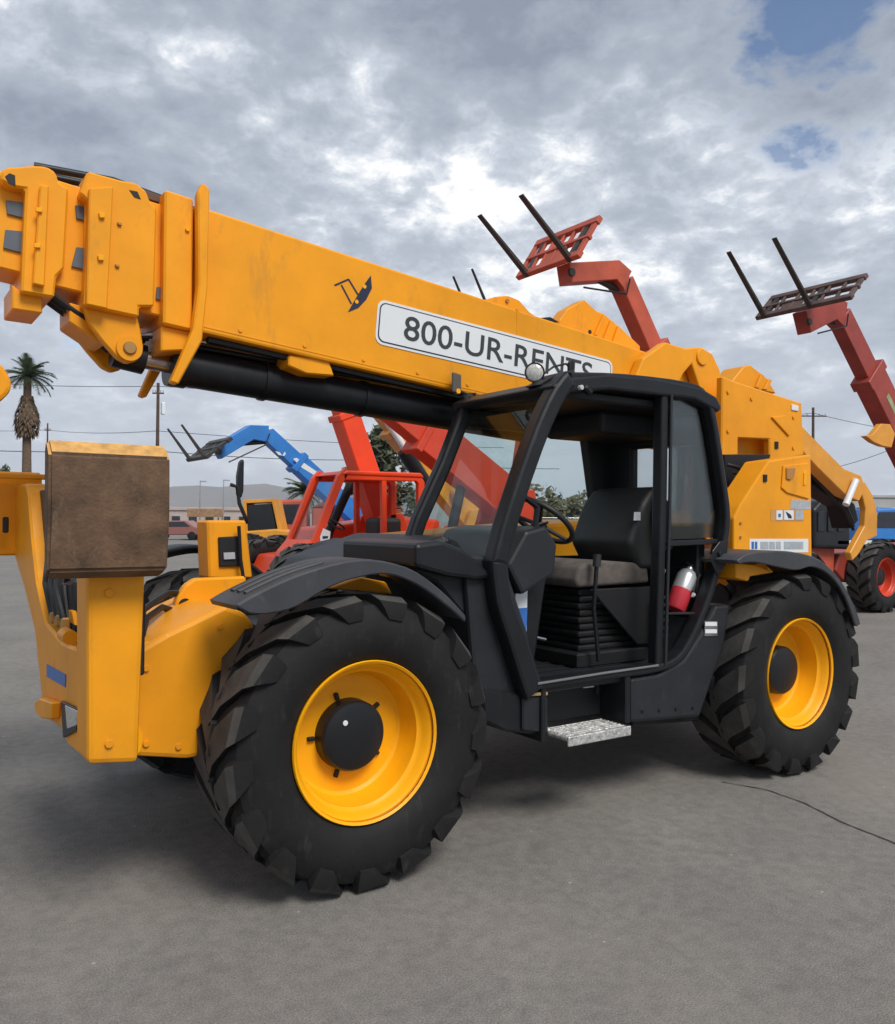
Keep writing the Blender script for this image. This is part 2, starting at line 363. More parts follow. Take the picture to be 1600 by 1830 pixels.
# fenders
def fender(name, line, low, y0, y1, m, flip=False, ribs=True):
    bm = bmesh.new(); add_ribbon(bm, line, .022, y0, y1, False, .008)
    yl = y1 if flip else y0
    add_prism(bm, [(x, z+.009) for x, z in line] + list(low)[::-1], yl-.004 if flip else yl-.016, yl+.016 if flip else yl+.004, .006)
    o = finish(name, bm, m, T, 40)
    if ribs:
        for k in range(3):
            yy = y0+.05+.07*k; ribbon('rib', [(x, z+.013) for x, z in line[3:11]], .020, yy, yy+.028, m, o, bev=.006)
    return o
def smooth_line(pts, k=4):
    out = []
    for i in range(len(pts)-1):
        p0, p1, p2, p3 = [Vector(pts[max(0, min(len(pts)-1, j))]) for j in (i-1, i, i+1, i+2)]
        for s in range(k):
            t = s/k; out.append(tuple(.5*((2*p1)+(-p0+p2)*t+(2*p0-5*p1+4*p2-p3)*t*t+(-p0+3*p1-3*p2+p3)*t**3)))
    out.append(tuple(pts[-1])); return out
fl = smooth_line(XZ([(420, 1086), (462, 1062), (540, 1028), (640, 1004), (725, 1018), (785, 1058), (830, 1104)], -.02))
fo = smooth_line(XZ([(442, 1096), (475, 1097), (525, 1085), (580, 1053), (630, 1034), (690, 1026), (745, 1046), (795, 1082), (829, 1112)], -.02))
fender('fender', fl, fo, -.02, .26, FEND)
fender('fender', fl, fo, WID-.26, WID+.02, FEND, True, False)
rl = smooth_line(XZ([(1314, 1004), (1332, 993), (1365, 988), (1415, 989), (1462, 1003), (1500, 1040), (1526, 1090), (1535, 1118)], -.02))
ro = smooth_line(XZ([(1316, 1008), (1345, 1005), (1385, 1013), (1420, 1019), (1450, 1013), (1482, 1030), (1508, 1068), (1526, 1119)], -.02))
fender('fender', rl, ro, -.02, .42, FEND, False, False); fender('fender', rl, ro, WID-.42, WID+.02, FEND, True, False)
# fender supports in yellow
trace('fender_bracket', [(585, 1052), (645, 1031), (690, 1040), (702, 1062), (650, 1058)], .3, .5, YEL, T)
trace('fender_bracket', [(1316, 1006), (1352, 1009), (1384, 1023), (1342, 1030), (1338, 1039), (1316, 1033)], .08, .5, YEL, T)
trace('chassis_plate', [(690, 998), (735, 992), (735, 1040), (690, 1030)], .55, .75, YEL, T)

# ---- front frame and stabilisers
FX = -1.02
trace('front_frame', [(240, 1166), (300, 1131), (402, 1082), (440, 1096), (470, 1140), (470, 1330), (335, 1357), (240, 1352)], .38, 1.02, YEL, T, .02, 2)
trace('frame_ear', [(312, 1092), (316, 1072), (332, 1046), (350, 1034), (440, 1030), (445, 1075), (400, 1082), (345, 1095), (330, 1104), (318, 1102)], .80, .86, YEL, T, .01)
disc('ear_hole', P(331, 1081, y=.797), .03, .01, DRK, T)
prism('crossbeam', [(-.955, .69), (-.80, .69), (-.80, 1.08), (-.955, 1.05)], .40, 1.6, YEL, T, .015)
# near stabiliser
leg = prism('stabilizer_leg', [(-1.105, .68), (-.925, .66), (-.905, 1.42), (-1.115, 1.42)], .14, .34, YEL, T, .02, 2)
bx('hinge_shim', -.925, -.895, .18, .33, .98, 1.30, DRK, T)
def stab_pad(cx, y0, z0, m, parent, mirror=1, wdt=.43):
    bm = bmesh.new()
    prof = [(0, 0), (-.055*mirror, .03), (-.075*mirror, .22), (-.07*mirror, .435), (-.02*mirror, .482), (.0*mirror, .486), (.02*mirror, .45), (.03*mirror, .05), (.02*mirror, 0)]
    vs = [[bm.verts.new((cx+s*wdt/2*(1-.035*(i in (0, 8))), y0+a, z0+b)) for i, (a, b) in enumerate(prof)] for s in (-1, 1)]
    n = len(prof)
    for i in range(n): bm.faces.new((vs[0][i], vs[0][(i+1) % n], vs[1][(i+1) % n], vs[1][i]))
    bm.faces.new(vs[0]); bm.faces.new(vs[1][::-1])
    bmesh.ops.recalc_face_normals(bm, faces=bm.faces)
    bmesh.ops.bevel(bm, geom=[e for e in bm.edges if e.calc_face_angle(0) > .3], offset=.012, segments=2, affect='EDGES', clamp_overlap=True)
    o = finish('stabilizer_pad', bm, m, parent, 30)
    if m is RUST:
        o.data.materials.append(mat('lit_worn_tan_paint', (.62, .34, .10), .7, var=.3, vscale=20))  # worn tan paint, coloured brighter to show light falling on the top lip
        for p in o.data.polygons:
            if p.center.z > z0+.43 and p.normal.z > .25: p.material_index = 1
    return o
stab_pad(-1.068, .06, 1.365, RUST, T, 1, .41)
bx('pad_bracket', -1.10, -.94, .085, .2, 1.40, 1.75, YEL, T)
trace('pin_guard', [(247, 1296), (256, 1318), (252, 1342), (246, 1350)], .36, .38, RIMY, T, .002)
# far stabiliser: yellow box arm leaning outwards with black inner guard
def yzprism(name, pts, x0, x1, m, parent, bev=.008):
    bm = bmesh.new(); add_prism(bm, pts, x0, x1, bev); 
    for v in bm.verts: v.co = Vector((v.co.y, v.co.x, v.co.z))
    return finish(name, bm, m, parent)
def tx(px, x): return [(p.y, p.z) for p in (P(a, b, x=x) for a, b in px)]
yzprism('stabilizer_leg', tx([(16, 884), (30, 866), (46, 864), (50, 884), (56, 960), (64, 1036), (80, 1112), (112, 1150), (160, 1168), (160, 1362), (152, 1360), (120, 1332), (112, 1304), (66, 1276), (74, 1240), (62, 1130), (43, 1050), (27, 999)], -1.06), -1.06, -.96, YEL, T, .012)
yzprism('stabilizer_guard', tx([(48, 880), (92, 872), (110, 1038), (165, 1042), (165, 1172), (112, 1158), (78, 1116), (60, 1036)], -1.0), -1.0, -.93, GRYP, T)
yzprism('stabilizer_cylinder', tx([(88, 1042), (128, 1042), (130, 1130), (108, 1128)], -1.03), -1.03, -1.0, BLK, T)
yzprism('cylinder_line', tx([(108, 1045), (112, 1045), (124, 1150), (119, 1150)], -1.045), -1.045, -1.03, DRK, T, .002)
yzprism('yellow_tab', tx([(122, 1090), (128, 1092), (134, 1118), (124, 1112)], -1.05), -1.05, -1.03, YEL, T, .003)
stab_pad(-1.13, 2.33, 1.36, YEL, T, -1, .42)
box('pad_handle', P(10, 938, y=2.2), (.03, .03, .09), DRK, T, .006)
bx('pad_rail', -1.36, -.86, 2.22, 2.28, 1.80, 1.83, YEL, T)
hl = empty('headlamp'); hl.parent = T
yzprism('lamp_bezel', tx([(113, 1252), (142, 1266), (142, 1304), (118, 1318)], -1.062), -1.074, -1.06, BLK, hl, .003)
yzprism('lamp_glass', tx([(118, 1260), (139, 1270), (138, 1296), (122, 1302)], -1.075), -1.08, -1.074, LAMPM, hl, .002)
yzprism('sticker', tx([(84, 1187), (118, 1206), (117, 1228), (84, 1209)], -1.062), -1.064, -1.0602, BLUS, T, 0)
yzprism('bumper_hook', tx([(62, 1254), (70, 1248), (92, 1256), (90, 1286), (72, 1284), (62, 1272)], -1.10), -1.10, -1.06, YEL, T, .006)
tube('frame_pin', [(-1.1, .5, 1.10), (-1.1, .62, 1.10)], .03, YEL, T, 14)
for k in range(3):
    tube('hydraulic_hose', [(-1.075, .75+.13*k, 1.12), (-1.10, .80+.13*k, 1.28), (-1.06, .95+.14*k, 1.42), (-1.0, 1.15+.14*k, 1.36), (-.97, 1.2+.14*k, 1.1)], .016, BLK, T, 8)
    box('hose_fitting', (-1.075, .75+.13*k, 1.13), (.035, .035, .05), BRZ, T, .006)
tube('hydraulic_hose', [P(250, 1150, y=.5), P(262, 1105, y=.6), P(290, 1085, y=.75), P(322, 1096, y=.85)], .015, BLK, T, 8)
tube('hydraulic_hose', [P(246, 1170, y=.5), P(256, 1090, y=.62), P(300, 1060, y=.8), P(352, 1062, y=.95)], .015, BLK, T, 8)
# light post with mirror on the far front corner
post = trace('lamp_post', [(370, 930), (440, 930), (452, 1034), (374, 1034)], .92, 1.08, YEL, T, .01)
bm = bmesh.new(); add_prism(bm, XZ([(391, 960), (428, 958), (432, 1012), (393, 1013)], .905), .905, .922, .004); finish('lamp_recess', bm, DRK, post)
trace('lamp_plate', [(400, 988), (420, 987), (421, 999), (401, 1000)], .895, .905, GRYS, post, .001)
tube('handrail', [P(427, 940, y=.88), P(430, 1000, y=.88), P(436, 1038, y=.88), P(446, 1062, y=.86)], .009, BLK, T)
tube('mirror_arm', [P(443, 935, y=1.0), P(428, 900, y=1.0), P(424, 870, y=1.0), P(412, 866, y=1.0)], .010, BLK, T)
trace('mirror', [(426, 850), (430, 826), (435, 820), (437, 824), (436, 878), (432, 890), (426, 884)], .99, 1.03, BLK, T, .006, 2)

# ---- rear body
trace('rear_panel', [(1375, 823), (1450, 812), (1452, 1000), (1312, 1012), (1312, 926), (1322, 905), (1343, 872)], .42, .62, YEL, T, .012, 2)
trace('engine_bay', [(1296, 812), (1378, 812), (1345, 930), (1300, 935)], .75, .95, DRK, T, .004)
trace('orange_valve_block', [(1304, 870), (1345, 872), (1330, 895), (1306, 892)], .7, .745, ORR, T, .006)
trace('orange_valve_block', [(1308, 905), (1328, 905), (1318, 925), (1308, 926)], .68, .72, RED, T, .006)
for px, py in ((1310, 880), (1326, 882)): disc('port', P(px, py, y=.69), .012, .012, DRK, T, 12)
tube('hydraulic_hose', [P(1300, 830, y=.7), P(1318, 835, y=.66), P(1340, 850, y=.68), P(1352, 870, y=.72)], .013, BLK, T)
tube('hydraulic_hose', [P(1308, 845, y=.68), P(1330, 848, y=.66), P(1360, 836, y=.7)], .011, BLK, T)
ht = trace('boom_tower', [(1292, 672), (1310, 680), (1433, 720), (1437, 814), (1376, 822), (1376, 785), (1320, 783), (1320, 814), (1290, 815)], .80, .86, YEL, T, .01)
trace('boom_tower', [(1292, 672), (1310, 680), (1433, 720), (1437, 814), (1376, 822), (1290, 815)], 1.60, 1.66, YEL, T, .01)
trace('tower_recess', [(1318, 780), (1378, 782), (1378, 824), (1318, 822)], .93, .98, YEL, T, .004)
trace('tower_tail', [(1400, 712), (1433, 720), (1437, 812), (1400, 815)], .87, 1.59, YEL, T, .006)
trace('tower_gusset', [(1380, 745), (1405, 742), (1414, 760), (1412, 780)], .785, .8, YEL, T, .006, 2)
trace('tower_bracket', [(1308, 682), (1330, 655), (1342, 652), (1372, 676), (1388, 703), (1345, 695)], 1.40, 1.62, YEL, T, .008)
for k in range(2): trace('bracket_rib', [(1352+k*14, 692+k*3), (1362+k*14, 668+k*9), (1367+k*14, 671+k*9), (1358+k*14, 694+k*3)], 1.375, 1.40, YEL, T, .003)
trace('tow_eye_sky', [(1416, 722), (1428, 725), (1428, 735), (1416, 733)], .79, .80, WHT, T, .004)  # white plate painted as bright sky showing through the eye
for px, py in ((1386, 789), (1366, 848), (1437, 838)):
    trace('slot', [(px, py), (px+6, py), (px+6, py+13), (px, py+13)], .41 if py > 820 else .792, .42 if py > 820 else .80, DRK, T, .001)
hp = trace('access_door', [(1401, 832), (1446, 827), (1447, 892), (1408, 881), (1398, 872)], .408, .42, YEL, T, .01, 2)
trace('door_latch', [(1407, 836), (1423, 836), (1421, 852), (1414, 858), (1407, 856)], .396, .408, mat('latch_orange', (.45, .2, .05), .5), hp, .004)
trace('reflector', [(1438, 845), (1442, 840), (1442, 866), (1437, 867)], .40, .408, RIMY, hp, .001)
# stickers on the rear panel
def sticker(px, y, m, parent, name='sticker', t=.002): return trace(name, px, y-t, y, m, parent, 0)
s = sticker([(1340, 963), (1445, 963), (1445, 987), (1340, 988)], .42, WHT, T)
for a, b, m_ in ((1344, 1348, BLUS), (1350, 1354, BLUS), (1360, 1374, GRYS), (1376, 1386, GRYS), (1388, 1396, GRYS), (1402, 1436, GRYS)): sticker([(a, 968), (b, 968), (b, 981), (a, 981)], .4175, m_, s, 'print')
s = sticker([(1378, 910), (1437, 910), (1437, 931), (1378, 931)], .42, mat('amber_decal', (.6, .3, .08), .5), T)
for a, b, m_ in ((1388, 1399, WHT), (1402, 1419, WHT), (1422, 1436, GRYS)): sticker([(a, 912), (b, 912), (b, 929), (a, 929)], .4175, m_, s, 'print')
sticker([(1392, 918), (1396, 918), (1396, 924), (1392, 924)], .415, BLUS, s, 'print'); sticker([(1405, 914), (1414, 920), (1416, 926), (1410, 926)], .415, NAVY, s, 'print')
sticker([(1415, 893), (1449, 895), (1449, 911), (1413, 909)], .42, GRYS, T)
# engine hood on the far side
prism('engine_hood', [(1.0, 1.05), (1.0, 1.36), (1.12, 1.47), (2.9, 1.60), (3.6, 1.60), (3.6, .75), (1.0, .75)], 1.66, 2.30, YEL, T, .03, 2)
prism('hood_cowl', [(.1, 1.06), (.32, 1.36), (.78, 1.50), (.84, 1.50), (.84, 1.06)], .62, 1.62, GRYP, T, .03, 2)
prism('hood_cowl', [(.42, 1.02), (.50, 1.22), (.80, 1.42), (.99, 1.46), (.99, 1.0)], 1.64, 2.28, GRYP, T, .03, 2)
bx('counterweight', 3.62, 4.05, .62, 1.9, .62, 1.35, YEL, T, .04, 2)

# ---- boom
bt = lambda x: 3.144-.108*(x+.40)
bb = lambda x: 2.519-.097*(x+.445)
def bsec(x0, x1, inset=0): return [(x0, bb(x0)+inset), (x1, bb(x1)+inset), (x1, bt(x1)-inset), (x0, bt(x0)-inset)]
BY0, BY1 = 1.05, 1.47
boom = prism('boom', bsec(-.44, 3.35), BY0, BY1, YEL, T, .014, 2)
# seams and hose rails on the boom
prism('weld_strap', bsec(1.62, 1.635, -.002), BY0-.002, BY1+.002, YEL, boom, 0)
prism('underside_rail', [(-.35, bb(-.35)-.03), (2.4, bb(2.4)-.03), (2.4, bb(2.4)), (-.35, bb(-.35))], BY0+.05, BY0+.09, BLK, boom, .004)
prism('underside_rail', [(-.35, bb(-.35)-.05), (2.4, bb(2.4)-.05), (2.4, bb(2.4)), (-.35, bb(-.35))], BY1-.09, BY1-.05, BLK, boom, .004)
trace('boom_bracket', [(517, 634), (588, 642), (598, 672), (548, 668), (516, 654)], BY0+.02, BY0+.2, YEL, T, .008)
# end plates and brackets on top
trace('boom_bracket', [(868, 535), (886, 530), (908, 528), (928, 536), (948, 558), (968, 572), (968, 600), (868, 560)], BY1-.10, BY1-.06, YEL, T, .006)
disc('bracket_bolt', P(908, 537, y=BY1-.112), .014, .02, BRZ, T, 12)
trace('boom_bracket', [(1000, 573), (1015, 552), (1045, 535), (1068, 556), (1080, 560), (1110, 585), (1145, 618), (1145, 640), (1000, 610)], BY1-.14, BY1-.02, YEL, T, .008)
for k in range(3): trace('bracket_rib', [(1064+k*16, 598+k*7), (1080+k*13, 562+k*10), (1084+k*13, 564+k*10), (1068+k*16, 600+k*7)], BY1-.165, BY1-.14, YEL, T, .003)
disc('bracket_hole', P(1055, 593, y=BY1-.143), .016, .006, DRK, T, 12)
trace('boom_hose_cover', [(960, 568), (985, 566), (1000, 575), (975, 580)], BY1-.3, BY1-.2, BLK, T, .006)
tail = [(1130, 690), (1150, 640), (1190, 611), (1226, 622), (1254, 620), (1274, 632), (1288, 662), (1292, 700), (1287, 780), (1262, 770), (1250, 690), (1237, 650), (1222, 668), (1212, 690)]
trace('boom_pivot_plate', tail, .96, 1.04, YEL, T, .012, 2); prism('boom_pivot_plate', XZ(tail, .96), BY1+.01, BY1+.09, YEL, T, .012, 2)
disc('pivot_boss', P(1257, 638, y=.945), .06, .03, YEL, T, 24)
trace('pivot_web', [(1245, 690), (1288, 690), (1287, 775), (1262, 770)], 1.05, 1.47, YEL, T, .006)
trace('hose_bundle', [(1212, 690), (1236, 652), (1246, 700)], 1.06, 1.3, GRYP, T, .004)
tube('hose', [P(1233, 700, y=1.045), P(1238, 672, y=1.02), P(1244, 655, y=1.02)], .014, WHT, T)
# collar and flange
colx = (-.60, -.46)
prism('boom_collar', bsec(colx[0], colx[1], -.012), BY0-.035, BY1+.035, YEL, T, .01)
fx = -.45
flz = [(-.435, bt(-.4)+.085), (-.40, bt(-.4)+.06), (-.405, 2.72), (-.43, 2.45), (-.545, 2.225), (-.58, 2.235), (-.475, 2.50), (-.45, 2.72), (-.46, bt(-.4)+.03)]
prism('collar_flange', flz, BY0-.10, BY0-.04, YEL, T, .008); prism('collar_flange', flz, BY1+.04, BY1+.10, YEL, T, .008)
prism('collar_skirt', [(-.6, bb(-.6)-.14), (-.47, bb(-.5)-.11), (-.46, bb(-.5)-.012), (-.6, bb(-.6)-.012)], BY0, BY1, YEL, T, .008)
for px, py, yy in ((336, 409, BY0-.035), (366, 420, BY0), (354, 528, BY0)):
    p = P(px, py, y=yy-.012); disc('grease_nipple', p, .011, .014, RIMY, T, 10)
# sections 2, 3, 4
prism('boom_section', bsec(-.95, -.5, .04), BY0+.035, BY1-.035, YEL, T, .008)
prism('boom_section', bsec(-1.185, -.8, .07), BY0+.06, BY1-.06, YEL, T, .008)
prism('boom_section', bsec(-1.75, -1.0, .10), BY0+.085, BY1-.085, YEL, T, .008)
c2 = [(157, 305), (218, 322), (244, 326), (262, 341), (268, 359), (281, 372), (276, 548), (249, 548), (249, 567), (150, 546), (160, 362), (143, 345)]
y2 = BY0-.02
k2 = trace('section_collar', c2, y2, BY1+.02, YEL, T, .01)
trace('wear_strip_box', [(160, 335), (203, 333), (192, 552), (155, 544)], y2-.035, y2, YEL, k2, .006)
trace('slot', [(231, 339), (246, 342), (252, 356), (240, 352)], y2-.003, y2, DRK, k2, .001)
for px, py in ((182, 384), (180, 460)): trace('wear_pad_bolt', [(px-5, py-5), (px+6, py-3), (px+6, py+5), (px-3, py+5)], y2-.05, y2-.035, RIMY, k2, .002)
for px, py in ((214, 399), (210, 474)): trace('bolt_head', [(px-4, py-3), (px+4, py-1), (px+4, py+4), (px-3, py+2)], y2-.012, y2, BRZ, k2, .002)
c3 = [(46, 337), (21, 333), (2, 322), (2, 306), (10, 299), (63, 295), (84, 297), (100, 307), (105, 325), (123, 336), (115, 480), (101, 494), (97, 532), (38, 522)]
k3 = trace('section_collar', c3, y2+.03, BY1-.01, YEL, T, .01)
trace('slot', [(9, 315), (17, 309), (27, 313), (28, 333), (16, 328)], y2+.027, y2+.03, DRK, k3, .001)
trace('wear_strip_box', [(72, 330), (88, 331), (80, 512), (59, 507)], y2, y2+.03, YEL, k3, .006)
for px, py in ((69, 374), (66, 438)): trace('wear_pad_bolt', [(px-5, py-4), (px+7, py-3), (px+7, py+5), (px-5, py+4)], y2-.012, y2, RIMY, k3, .002)
PADG = mat('wear_pad_grey', (.10, .12, .145), .4, var=.15)
for q, yy in (([(11, 357), (44, 362), (44, 390), (13, 382)], BY0+.085), ([(10, 410), (42, 413), (40, 452), (6, 443)], BY0+.085), ([(135, 366), (160, 370), (158, 396), (137, 390)], BY0+.06), ([(137, 441), (155, 444), (152, 482), (128, 476)], BY0+.06), ([(281, 512), (297, 514), (296, 538), (279, 534)], BY0+.035)):
    trace('wear_pad', q, yy-.012, yy, PADG, T, .002)
# underside hardware and cylinder lug
lug = [(150, 548), (160, 580), (185, 612), (210, 640), (228, 649), (246, 644), (257, 622), (252, 592), (246, 566)]
trace('cylinder_lug', lug, BY0+.02, BY0+.07, YEL, T, .008); prism('cylinder_lug', XZ(lug, BY0+.02), BY1-.09, BY1-.04, YEL, T, .008)
trace('lug_web', [(124, 540), (150, 548), (162, 582), (190, 616), (178, 612), (124, 575)], BY0+.08, BY1-.1, YEL, T, .006)
pc = P(232, 622, y=BY0+.005); pb = lathe('pin_boss', [(0, .03), (0, .06), (.02, .062)], YEL, T, 28, 30, (pc.x, pc.y, pc.z)); lathe('pin', [(-.012, 0), (-.012, .026), (-.004, .032), (.04, .032)], BRZ, T, 24, 30, (pc.x, pc.y, pc.z))
trace('section_foot', [(22, 508), (38, 522), (76, 530), (76, 560), (22, 552)], BY0+.06, BY1-.08, YEL, T, .006)
cyl0 = Vector((pc.x, 1.26, pc.z)); ca = P(300, 652, y=1.26); cb = P(812, 742, y=1.26)
tube('cylinder_rod', [cyl0+Vector((-.02, 0, 0)), ca + (cb-ca)*.1], .045, STEEL, T, 20)
tube('cylinder_eye', [cyl0+Vector((-.03, -.0, .01)), cyl0 + (ca-cyl0)*.5], .075, BLK, T, 20)
tube('boom_cylinder', [ca+(cb-ca)*.03, cb + (cb-ca)*.35], .098, BLK, T, 32)
tube('cylinder_gland', [ca, ca+(cb-ca)*.05], .108, BLK, T, 32)
for f_ in (.28, .62): tube('cylinder_clamp', [ca+(cb-ca)*f_, ca+(cb-ca)*(f_+.015)], .106, BLK, T, 32)
tube('hard_line', [ca+Vector((.05, -.07, .135)), cb+Vector((.3, -.07, .12))], .011, STEEL, T, 8)
tube('hydraulic_hose', [ca+Vector((.1, -.02, .11)), ca.lerp(cb, .5)+Vector((0, -.02, .12)), cb+Vector((0, -.02, .13))], .014, BLK, T, 8)
for k in range(3): tube('hydraulic_hose', [(-.62, 1.14+.07*k, bb(-.6)-.05), (-.80, 1.14+.07*k, bb(-.8)-.10-.02*k), (-.98, 1.14+.07*k, bb(-1.0)-.02), (-1.12, 1.14+.07*k, bb(-1.1)+.06)], .015, BLK, T, 8)
# top hose run
tube('hydraulic_hose', [(-1.15, 1.2, bt(-1.1)-.0), (-.8, 1.2, bt(-.8)+.045), (-.45, 1.2, bt(-.45)+.03), (-.1, 1.2, bt(-.1)+.015)], .018, BLK, T)
tube('hydraulic_hose', [(-1.15, 1.3, bt(-1.1)-.0), (-.75, 1.3, bt(-.8)+.04), (-.45, 1.3, bt(-.45)+.035), (-.2, 1.3, bt(-.1)+.015)], .018, BLK, T)
prism('hose_tray', [(-.80, bt(-.8)-.03), (-.42, bt(-.42)-.02), (-.42, bt(-.42)+.015), (-.80, bt(-.8)+.012)], BY0+.06, BY1-.06, mat('brown_primer', (.10, .05, .03), .6), T, .004)
# gooseneck head of the boom, mostly left of the frame
prism('boom_head', [(-1.75, 2.55), (-1.75, 3.12), (-1.95, 3.08), (-2.15, 2.7), (-2.2, 2.2), (-2.1, 2.08), (-1.95, 2.1), (-1.85, 2.4)], BY0+.08, BY1-.08, YEL, T, .01)
hd = XZ([(-60, 560), (-10, 640), (8, 656), (20, 676), (22, 694), (12, 708), (-20, 735), (-70, 735), (-110, 600)], 1.12)
prism('tilt_link', hd, 1.12, 1.4, YEL, T, .02, 2)
# painted emblem and sign
em = [(663, 492), (665, 515), (655, 535), (641, 550), (622, 558), (632, 540), (650, 510)]
e1 = trace('emblem', em, BY0-.002, BY0, NAVY, T, 0)
for px, py in ((652, 512), (638, 539)): disc('emblem_dot', P(px, py, y=BY0-.0025), .012, .002, RIMY, e1, 12)
for a, b_ in (((598, 510), (623, 499)), ((623, 499), (640, 527)), ((610, 509), (628, 543))):
    q0, q1 = P(*a, y=BY0), P(*b_, y=BY0); d_ = (q1-q0).normalized(); n_ = Vector((-d_.z, 0, d_.x))*.005
    prism('emblem_line', [((q0-n_).x, (q0-n_).z), ((q1-n_).x, (q1-n_).z), ((q1+n_).x, (q1+n_).z), ((q0+n_).x, (q0+n_).z)], BY0-.002, BY0-.0002, NAVY, e1, 0)
def rrect(c, ux, uz, hw, hh, r, n=6):
    out = []
    for sx, sz, a0 in ((1, 1, 0), (-1, 1, 90), (-1, -1, 180), (1, -1, 270)):
        for k in range(n+1):
            a = R(a0 + 90*k/n); lx = sx*(hw-r)+r*math.cos(a); lz = sz*(hh-r)+r*math.sin(a)
            out.append((c[0]+ux[0]*lx+uz[0]*lz, c[1]+ux[1]*lx+uz[1]*lz))
    return out
tl, bl, tr_, br_ = [P(*q, y=BY0) for q in ((673, 533), (673, 606), (1093, 645), (1093, 700))]
cen = ((tl.x+tr_.x)/2, (tl.z+bl.z)/4+(tr_.z+br_.z)/4 + .0)
ang = math.atan2((tr_.z-tl.z), (tr_.x-tl.x)); ux = (math.cos(ang), math.sin(ang)); uz = (-ux[1], ux[0])
hw, hh = (tr_.x-tl.x)/2/math.cos(ang), .128
cz = tl.z + (cen[0]-tl.x)*math.tan(ang) - hh/math.cos(ang)
cen = (cen[0], cz)
sg = prism('sign_panel', rrect(cen, ux, uz, hw, hh, .05), BY0-.004, BY0, WHT, T, 0)
prism('sign_border', rrect(cen, ux, uz, hw-.014, hh-.014, .042), BY0-.0055, BY0-.004, NAVY, sg, 0)
prism('sign_field', rrect(cen, ux, uz, hw-.021, hh-.021, .037), BY0-.007, BY0-.0055, WHT, sg, 0)
rotm = Matrix(((ux[0], uz[0], 0, 0), (0, 0, -1, 0), (ux[1], uz[1], 0, 0), (0, 0, 0, 1)))
t0 = P(738, 592, y=BY0); t1 = P(1052, 658, y=BY0)
tw = Matrix.Translation((cen[0]-.005, BY0-.0085, cen[1]-.005)) @ rotm
txt = text_mesh('sign_lettering', '800-UR-RENTS', .20, mat('letter_grey', (.035, .04, .045), .5), sg, tw, .0012, 1.0, .0012)
dx = txt.dimensions.x; txt.scale = (txt.scale[0]*(hw*2*.80)/max(dx, .01), txt.scale[1], txt.scale[2])

for k in range(9):
    x = -.2+k*.36; disc('boom_bolt', (x, BY0-.006, bb(x)+.055), .011, .008, YEL, boom, 8)
prism('lower_weld', [(-.40, bb(-.40)+.028), (3.2, bb(3.2)+.028), (3.2, bb(3.2)+.034), (-.40, bb(-.40)+.034)], BY0-.0025, BY0, YEL, boom, 0)
for px, py in ((1303, 700), (1303, 770), (1345, 712), (1420, 800), (1420, 745)): disc('tower_bolt', P(px, py, y=.79), .016, .014, YEL, T, 8)
for px, py in ((1325, 960), (1440, 880), (1440, 1000), (1325, 935)): disc('panel_bolt', P(px, py, y=.412), .010, .010, BRZ, T, 8)
for px, py in ((262, 1195), (262, 1330), (320, 1335), (395, 1120)): disc('frame_bolt', P(px, py, y=.37), .013, .012, YEL, T, 8)
for py in (1060, 1330): disc('leg_bolt', P(196, py, y=.13), .016, .012, YEL, T, 8)
for k in range(4): disc('skirt_bolt', P(1150+k*30, 1272-k*2, y=.132), .008, .01, BLK, T, 8)
# ---- cab
CY0, CY1 = .12, 1.0
loop = smooth_line(XZ([(958, 1226), (1080, 1208), (1180, 1194), (1224, 1168), (1262, 1090), (1293, 992), (1303, 925), (1294, 850), (1279, 752), (1264, 708), (1232, 689), (1120, 675), (1022, 672)], CY0), 3)
ribbon('door_frame', loop, .045, CY0, CY0+.09, BLK, T)
ap = smooth_line(XZ([(1022, 676), (1002, 700), (975, 755), (940, 850), (908, 950), (894, 1008)], CY0), 2)
ribbon('a_pillar', ap, .095, CY0-.01, CY0+.09, BLK, T, bev=.02)
ap2 = smooth_line(XZ([(894, 1000), (902, 1070), (925, 1140), (950, 1218), (958, 1240)], CY0), 2)
ribbon('a_pillar_lower', ap2, [.1, .1, .105, .11, .115, .12, .12, .12, .12][:len(ap2)], CY0-.005, CY0+.1, BLK, T, bev=.02)
ribbon('door_post', XZ([(1193, 690), (1190, 900), (1182, 1192)], CY0), .055, CY0+.01, CY0+.08, BLK, T)
ribbon('post_trim', XZ([(1201, 695), (1198, 900), (1190, 1190)], CY0), .018, CY0-.004, CY0+.01, GRYP, T, bev=.003)
ribbon('window_bar', XZ([(1196, 972), (1240, 970), (1288, 968)], CY0), .03, CY0+.02, CY0+.07, BLK, T, bev=.004)
ribbon('window_bar', XZ([(1190, 1098), (1250, 1097)], CY0), .012, CY0+.03, CY0+.06, GRYP, T, bev=.003)
trace('hinge_plate', [(1274, 985), (1287, 968), (1303, 965), (1298, 1010), (1284, 1030), (1272, 1005)], CY0-.006, CY0, BLK, T, .004)
disc('hinge_bolt', P(1289, 990, y=CY0-.02), .014, .014, DRK, T, 12)
# far side frame
fa = XZ([(846, 708), (800, 830), (755, 930), (732, 1005)], CY1-.06)
ribbon('a_pillar', smooth_line(fa, 2), .085, CY1-.06, CY1+.02, BLK, T, bev=.02)
topz = 2.33
bx('far_header', 1.15, 2.42, CY1-.06, CY1+.02, 2.14, 2.34, DRK, T, .02)
bx('far_wall', .86, 2.44, CY1-.04, CY1+.02, .72, 1.36, DRK, T, .01)
ribbon('far_post', [(2.20, 2.3), (2.26, 2.0), (2.38, 1.35)], .20, CY1-.06, CY1+.02, DRK, T)
